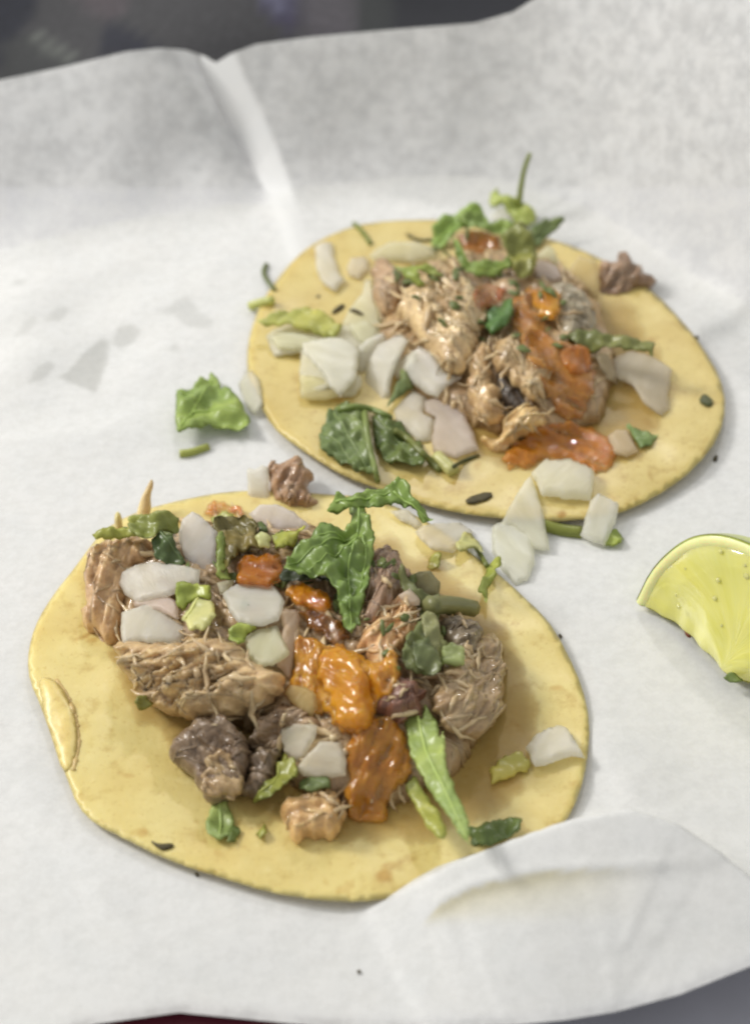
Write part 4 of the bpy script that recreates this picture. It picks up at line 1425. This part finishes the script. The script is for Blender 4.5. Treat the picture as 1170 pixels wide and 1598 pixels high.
onion('pink tinged onion slice beside the thick salsa', A((930, 775), (960, 752), (1012, 758), (1024, 800), (1004, 930), (988, 1062), (920, 1002), (940, 900), (955, 830)), (222, 200, 168), T=0.0013)
onion('pale green onion slice below the hexagonal one', A((780, 872), (850, 848), (930, 835), (950, 880), (985, 950), (910, 1005), (860, 1014), (800, 962)), (216, 222, 188), T=0.0013)
leaf('green cilantro frill under the hexagonal onion', A((715, 855), (760, 828), (845, 842), (800, 872), (762, 925), (720, 895)), (140, 158, 72), ruffle=0.002)
leaf('olive cilantro sprig filling the gap left of the tall onion slice', A((275, 400), (330, 360), (400, 352), (470, 345), (505, 370), (495, 420), (430, 425), (390, 470), (330, 470), (290, 440)), (122, 132, 66), ruffle=0.0022)
leaf('narrow green cilantro blade right of the tall onion slice', A((668, 430), (690, 410), (705, 470), (700, 560), (735, 620), (690, 640), (660, 600)), (112, 130, 62), ruffle=0.0012)
leaf('grey green cilantro strip down the right of the heap', M((60, 470), (110, 440), (185, 480), (190, 560), (215, 640), (190, 780), (140, 720), (95, 620)), (132, 134, 98), ruffle=0.0018)
leaf('dark cilantro leaf low in the right tangle', M((0, 660), (60, 640), (120, 625), (170, 700), (222, 800), (180, 880), (90, 870), (30, 830)), (92, 104, 72), ruffle=0.0022)
# big cilantro leaf
leaf('shaded underside of a folded cilantro leaf over the golden chunk', B((45, 568), (90, 510), (150, 500), (230, 530), (310, 560), (340, 630), (260, 615), (190, 590), (120, 592)), (48, 58, 48), ruffle=0.0016)  # near-black tint paints the shadow under the fold
leaf('big dark cilantro leaf folded over the salsa', B((48, 560), (100, 478), (180, 400), (230, 362), (320, 372), (352, 330), (350, 270), (372, 240), (402, 262), (432, 330), (452, 420), (442, 500), (432, 600), (402, 700), (392, 800), (352, 852),
     (318, 812), (300, 740), (296, 680), (270, 630), (230, 590), (130, 585)), (104, 134, 68), ruffle=0.0026, rfreq=230, lift=2.0,
     veins=[B((380, 250), (385, 380), (340, 520), (350, 830)), B((385, 380), (260, 430), (80, 540)), B((370, 430), (300, 480), (160, 560)), B((400, 400), (420, 480), (390, 640)), B((375, 400), (280, 400), (190, 420))])
leaf('cilantro leaf bridging the gap between the two tortillas', B((248, 272), (300, 208), (352, 222), (420, 190), (502, 168), (560, 128), (602, 160), (622, 232), (692, 292), (716, 322), (662, 337), (628, 272), (560, 242), (442, 272),
     (400, 262), (332, 292), (280, 292)), (112, 142, 70), ruffle=0.0022, veins=[B((290, 250), (400, 235), (540, 190)), B((540, 190), (620, 260), (690, 320))])
onion('narrow white onion wedge under the bridging leaf', B((522, 270), (600, 264), (664, 332), (640, 352), (560, 312)), (244, 238, 220))
onion('flat pinkish onion slice on the far rim of the nearer tortilla', B((628, 370), (662, 345), (720, 328), (830, 328), (884, 372), (850, 402), (800, 452), (700, 442), (658, 402)), (240, 228, 212), T=0.0011, alpha=0.72)
onion('tall pale green onion triangle leaning over the near rim', G((890, 890), (940, 800), (1000, 700), (1025, 668), (1052, 750), (1082, 870), (1108, 1012), (1040, 1002), (1000, 950), (940, 900)), (234, 238, 214), T=0.0014, alpha=0.86)
onion('large pale green onion slab resting on the paper between the tacos', G((855, 900), (925, 868), (1032, 950), (1046, 1060), (1012, 1132), (960, 1155), (900, 1085), (858, 1005)), (234, 238, 216), T=0.0016)
leaf('thin green sprig with a curled tip on the right rim', B((928, 662), (900, 650), (912, 600), (935, 540), (940, 520), (962, 502), (992, 488), (1004, 520), (972, 552), (975, 590), (950, 612), (938, 692)), (138, 152, 66), ruffle=0.0014)
stalk('cilantro', 'wiry green stem running to the curled sprig', B((868, 378), (890, 420), (920, 470), (945, 515)), 0.0006, 0.0006, (136, 150, 70), group='chopped cilantro')
leaf('small yellow green curl left of the sprig', B((685, 515), (700, 475), (722, 455), (748, 490), (740, 535), (705, 528)), (164, 168, 62), ruffle=0.002)
leaf('pale green scrap on the flat pinkish onion', B((805, 420), (850, 375), (875, 380), (920, 440), (930, 470), (880, 445), (820, 450)), (206, 208, 132), ruffle=0.001)
# near side
onion('upper onion piece of the pair near the charred pork', C((718, 328), (790, 298), (884, 310), (872, 362), (832, 442), (790, 474), (738, 432)), (224, 224, 200), T=0.0014)
leaf('dark green leaf sliver under the lower onion of the pair', C((790, 590), (810, 545), (925, 538), (940, 590), (850, 615)), (84, 104, 68))
onion('lower onion piece of the pair near the salsa pool', C((788, 502), (840, 438), (890, 378), (982, 388), (1004, 450), (1004, 532), (900, 545), (820, 532)), (226, 226, 204), T=0.0015)
leaf('olive three lobed leaf scrap beside the onion pair', C((605, 645), (660, 590), (700, 570), (715, 510), (720, 455), (742, 432), (765, 475), (795, 462), (806, 530), (772, 585), (702, 625), (640, 670)), (124, 132, 58), ruffle=0.0018, veins=[C((620, 655), (710, 580), (750, 460))])
leaf('light green oval leaf on the tortilla below the charred knob', C((396, 765), (410, 690), (422, 648), (490, 646), (514, 740), (506, 805), (460, 834), (408, 806)), (146, 172, 92), ruffle=0.0012, veins=[C((455, 655), (460, 740), (455, 825))])
leaf('dark leaf edge tucked behind the light oval leaf', C((508, 745), (545, 768), (522, 822), (478, 828), (490, 800)), (86, 108, 56))
leaf('tiny green herb scrap right of the oval leaf', C((608, 782), (632, 760), (650, 738), (668, 800), (632, 822)), (140, 146, 68))
leaf('bright green toothed leaf lying at the right of the salsa pool', D((348, 275), (370, 250), (392, 244), (412, 270), (422, 286), (428, 240), (440, 224), (482, 268), (498, 350), (502, 360), (508, 318), (522, 400), (532, 482), (572, 600), (612, 692),
     (622, 802), (570, 745), (500, 645), (402, 492), (398, 470), (378, 440), (368, 370)), (156, 182, 92), ruffle=0.0009, T=0.0004, lift=2.5, normal=(-0.25, 0.05, 1), veins=[D((410, 280), (440, 420), (520, 580), (615, 790))])
leaf('narrow yellow green leaf left of the toothed one', D((352, 562), (372, 530), (392, 518), (442, 590), (502, 680), (528, 760), (515, 782), (488, 776), (420, 690)), (164, 174, 76), ruffle=0.0008, T=0.0006, normal=(-0.25, 0.05, 1))
leaf('dark green curled leaf at the near right rim', D((612, 722), (660, 715), (702, 708), (740, 688), (772, 684), (834, 700), (822, 752), (772, 782), (702, 808), (630, 798)), (82, 104, 58), ruffle=0.0024)
onion('white onion block at the right rim of the nearer tortilla', D((848, 392), (890, 338), (980, 302), (1024, 320), (1098, 432), (1040, 432), (960, 462), (888, 478)), (244, 238, 222), T=0.0019, R=6, lift=0.9)
leaf('olive green stem piece left of the white block', D((700, 475), (760, 430), (822, 408), (876, 470), (800, 512), (708, 548)), (164, 158, 74), T=0.0009, ruffle=0.0005)
leaf('small dark herb curl left of the broad pork chunk', C((85, 222), (100, 200), (135, 188), (170, 220), (110, 248)), (110, 112, 50), T=0.0005)
fleck('bent dark fleck on the near left of the nearer tortilla', C((148, 808), (190, 828), (250, 822), (258, 842), (210, 858), (178, 842)))
fleck('tiny dark fleck on the near edge of the nearer tortilla', C((342, 952), (358, 952), (368, 968), (352, 972)))
fleck('dark fleck on the upper right rim of the nearer tortilla', M((1035, 590), (1050, 578), (1070, 600), (1055, 618)))

# ------------------------------------------------------------------ loose on the paper
leaf('ruffled green cilantro leaf alone on the paper', K((172, 415), (210, 420), (300, 402), (380, 300), (460, 238), (520, 215), (548, 160), (580, 205), (632, 240), (652, 350), (682, 350), (760, 410), (852, 500), (920, 560), (955, 640), (955, 760), (850, 800),
     (780, 790), (640, 782), (500, 765), (400, 795), (310, 842), (200, 855), (170, 640)), (140, 170, 76), ruffle=0.0022, rfreq=170, lift=5.0, T=0.00035,
     veins=[K((220, 820), (350, 620), (480, 450), (560, 240)), K((350, 620), (600, 600), (880, 640)), K((400, 540), (300, 480), (220, 450))])
stalk('cilantro', 'short pale green stem in front of the lone leaf', K((210, 1040), (300, 1035), (400, 1005), (520, 960)), 0.0010, 0.0009, (190, 200, 100), group='chopped cilantro')
fleck('tiny grey speck on the near paper', I((556, 1516), (560, 1512), (564, 1516), (560, 1521)), step=2)


# ------------------------------------------------------------------ lime wedge
def lime():
    cpt = floor_pt(1130, 1044, 0.0022)
    apt = floor_pt(999, 943, 0.0022)
    a = apt - cpt
    L = np.linalg.norm(a)
    ah = a / L
    h = unit(np.cross(ah, UP))
    if h @ RIGHT < 0:
        h = -h
    th1, th0 = math.radians(LIME_T), math.radians(6.0)
    Rr = L * LIME_R
    root = bpy.data.objects.new('lime_wedge', None)
    COL.objects.link(root)
    root.location = cpt
    tag(root, 'juicy lime wedge at the right edge of the paper', 'lime')

    def rad(phi):
        return Rr * np.sin(phi) ** 0.56

    def axis(phi):
        x = np.cos(phi)
        nub = 0.06 * np.exp(-(phi / 0.25) ** 2) + 0.06 * np.exp(-((math.pi - phi) / 0.25) ** 2)
        return cpt + ah * L * (x + np.sign(x) * nub)

    def P(phi, k, th):
        return axis(phi) + rad(phi) * k * (math.cos(th) * h + math.sin(th) * UP)

    phis = np.linspace(0.0, math.pi, 49)
    ths = np.linspace(th0, th1, 15)
    # rind: outer skin with its own thickness
    V, Fc = [], []
    nt_ = len(ths)
    for lay in (1.0, 0.975):
        for p in phis:
            for t in ths:
                V.append(P(p, lay, t))
    npz = len(phis)

    def id_(l, i, j):
        return l * npz * nt_ + i * nt_ + j
    for l in (0, 1):
        for i in range(npz - 1):
            for j in range(nt_ - 1):
                f = (id_(l, i, j), id_(l, i, j + 1), id_(l, i + 1, j + 1), id_(l, i + 1, j))
                Fc.append(f if l else f[::-1])
    for i in range(npz - 1):
        for j in (0, nt_ - 1):
            Fc.append((id_(0, i, j), id_(1, i, j), id_(1, i + 1, j), id_(0, i + 1, j)))
    mesh_obj('rind', V, Fc, RIND, root)

    # two cut faces: pith ring and flesh
    def face(th, sgn, parts):
        nrm = unit(np.cross(ah, math.cos(th) * h + math.sin(th) * UP)) * sgn
        for nm, k0, k1, mat, rise in parts:
            V, Fc, fib = [], [], []
            ks = np.linspace(k0, k1, 26 if nm == 'flesh' else 5)
            for p in phis:
                for k in ks:
                    q = cpt + k * (P(p, 1.0, th) - cpt)
                    pe = min(p, math.pi - p)
                    if pe < 0.7:                     # the torn, uneven inner edge
                        kk_ = k if p < 1.5 else -k
                        q = q + h * Rr * (1 - pe / 0.7) ** 2 * (0.085 * math.sin(math.pi * min(1, k * 1.02)) ** 1.2 + 0.05 * min(1, 6 * (1 - k)) * mn.noise(Vector((kk_ * 5.5, 3.1, 0.0))))
                    u = (k - k0) / (k1 - k0)
                    b = 0.0
                    if nm == 'flesh':
                        b = rise * min(1, (1 - u) * 9) ** 0.5
                        b += 0.0004 * mn.noise(Vector((q[0] * 160, q[1] * 160, q[2] * 160)))
                    else:
                        b = rise * math.sin(math.pi * u) + 0.0002
                    V.append(q + nrm * b)
                    ang = math.atan2(rad(p) * k, L * math.cos(p) + 1e-6)
                    fib.append((ang * 0.03, math.hypot(rad(p) * k, L * math.cos(p)) * 0.35, 0))
            m = len(ks)
            for i in range(npz - 1):
                for j in range(m - 1):
                    Fc.append((i * m + j, i * m + j + 1, (i + 1) * m + j + 1, (i + 1) * m + j))
            mesh_obj(nm, V, Fc, mat, root, None, fib)
    parts = [('flesh', 0.0, 0.92, FLESH, 0.0009), ('pith', 0.905, 0.985, PITH, 0.0004)]
    s = 1.0 if np.cross(ah, math.cos(th1) * h + math.sin(th1) * UP) @ (CAM - cpt) > 0 else -1.0
    face(th1, s, parts)
    face(th0, -s, parts)
    # juice drops on the face
    nrm = unit(np.cross(ah, math.cos(th1) * h + math.sin(th1) * UP)) * s
    CL = crop(870, 780, 3.9)
    for (x, y, r) in ((990, 315, 0.0006), (775, 420, 0.0003), (975, 490, 0.0006), (955, 600, 0.0006), (1150, 465, 0.0008), (1140, 400, 0.0005),
                      (995, 765, 0.0004), (720, 580, 0.0004), (735, 650, 0.0006)):
        q = on_plane(CL((x, y)), cpt + nrm * 0.0009, nrm)[0]
        V, Fc = [], []
        for i in range(5):
            f = math.pi / 2 * i / 4
            for k in range(10):
                g_ = 2 * math.pi * k / 10
                V.append(q + 0.85 * r * (math.cos(f) * (math.cos(g_) * ah * 1.3 + math.sin(g_) * np.cross(nrm, ah)) + math.sin(f) * nrm * 0.8))
        for i in range(4):
            for k in range(10):
                Fc.append((i * 10 + k, i * 10 + (k + 1) % 10, (i + 1) * 10 + (k + 1) % 10, (i + 1) * 10 + k))
        mesh_obj('juice_drop', V, Fc, FLESH, root, None, [(0, 0, 0)] * len(V))
    vs, fs = [], []
    for o in root.children:
        if o.name.startswith(('flesh', 'rind')):
            off = len(vs)
            lc = np.array(o.location) + cpt
            vs += [np.array(v.co) + lc for v in o.data.vertices]
            fs += [tuple(i + off for i in p.vertices) for p in o.data.polygons]
    add_support(np.array(vs), fs)
    q = project(np.array([P(p, 1.0, th1) for p in phis]))
    print('lime rim px', [(int(x), int(y)) for x, y in q[::6]])


LIME_T, LIME_R = 66.0, 1.12
lime()
CLm = crop(870, 780, 3.9)
fleck('red brown chilli fleck on the cut edge of the lime', CLm((762, 780), (785, 785), (815, 830), (800, 845), (775, 825)), BROWN, (130, 62, 28), group=None)
leaf('dark green herb speck under the lime wedge', CLm((1000, 1085), (1040, 1060), (1085, 1050), (1115, 1105), (1080, 1115), (1020, 1105)), (96, 118, 62), step=3)

print('objects', len(bpy.data.objects), 'tris', sum(len(m.polygons) for m in bpy.data.meshes))
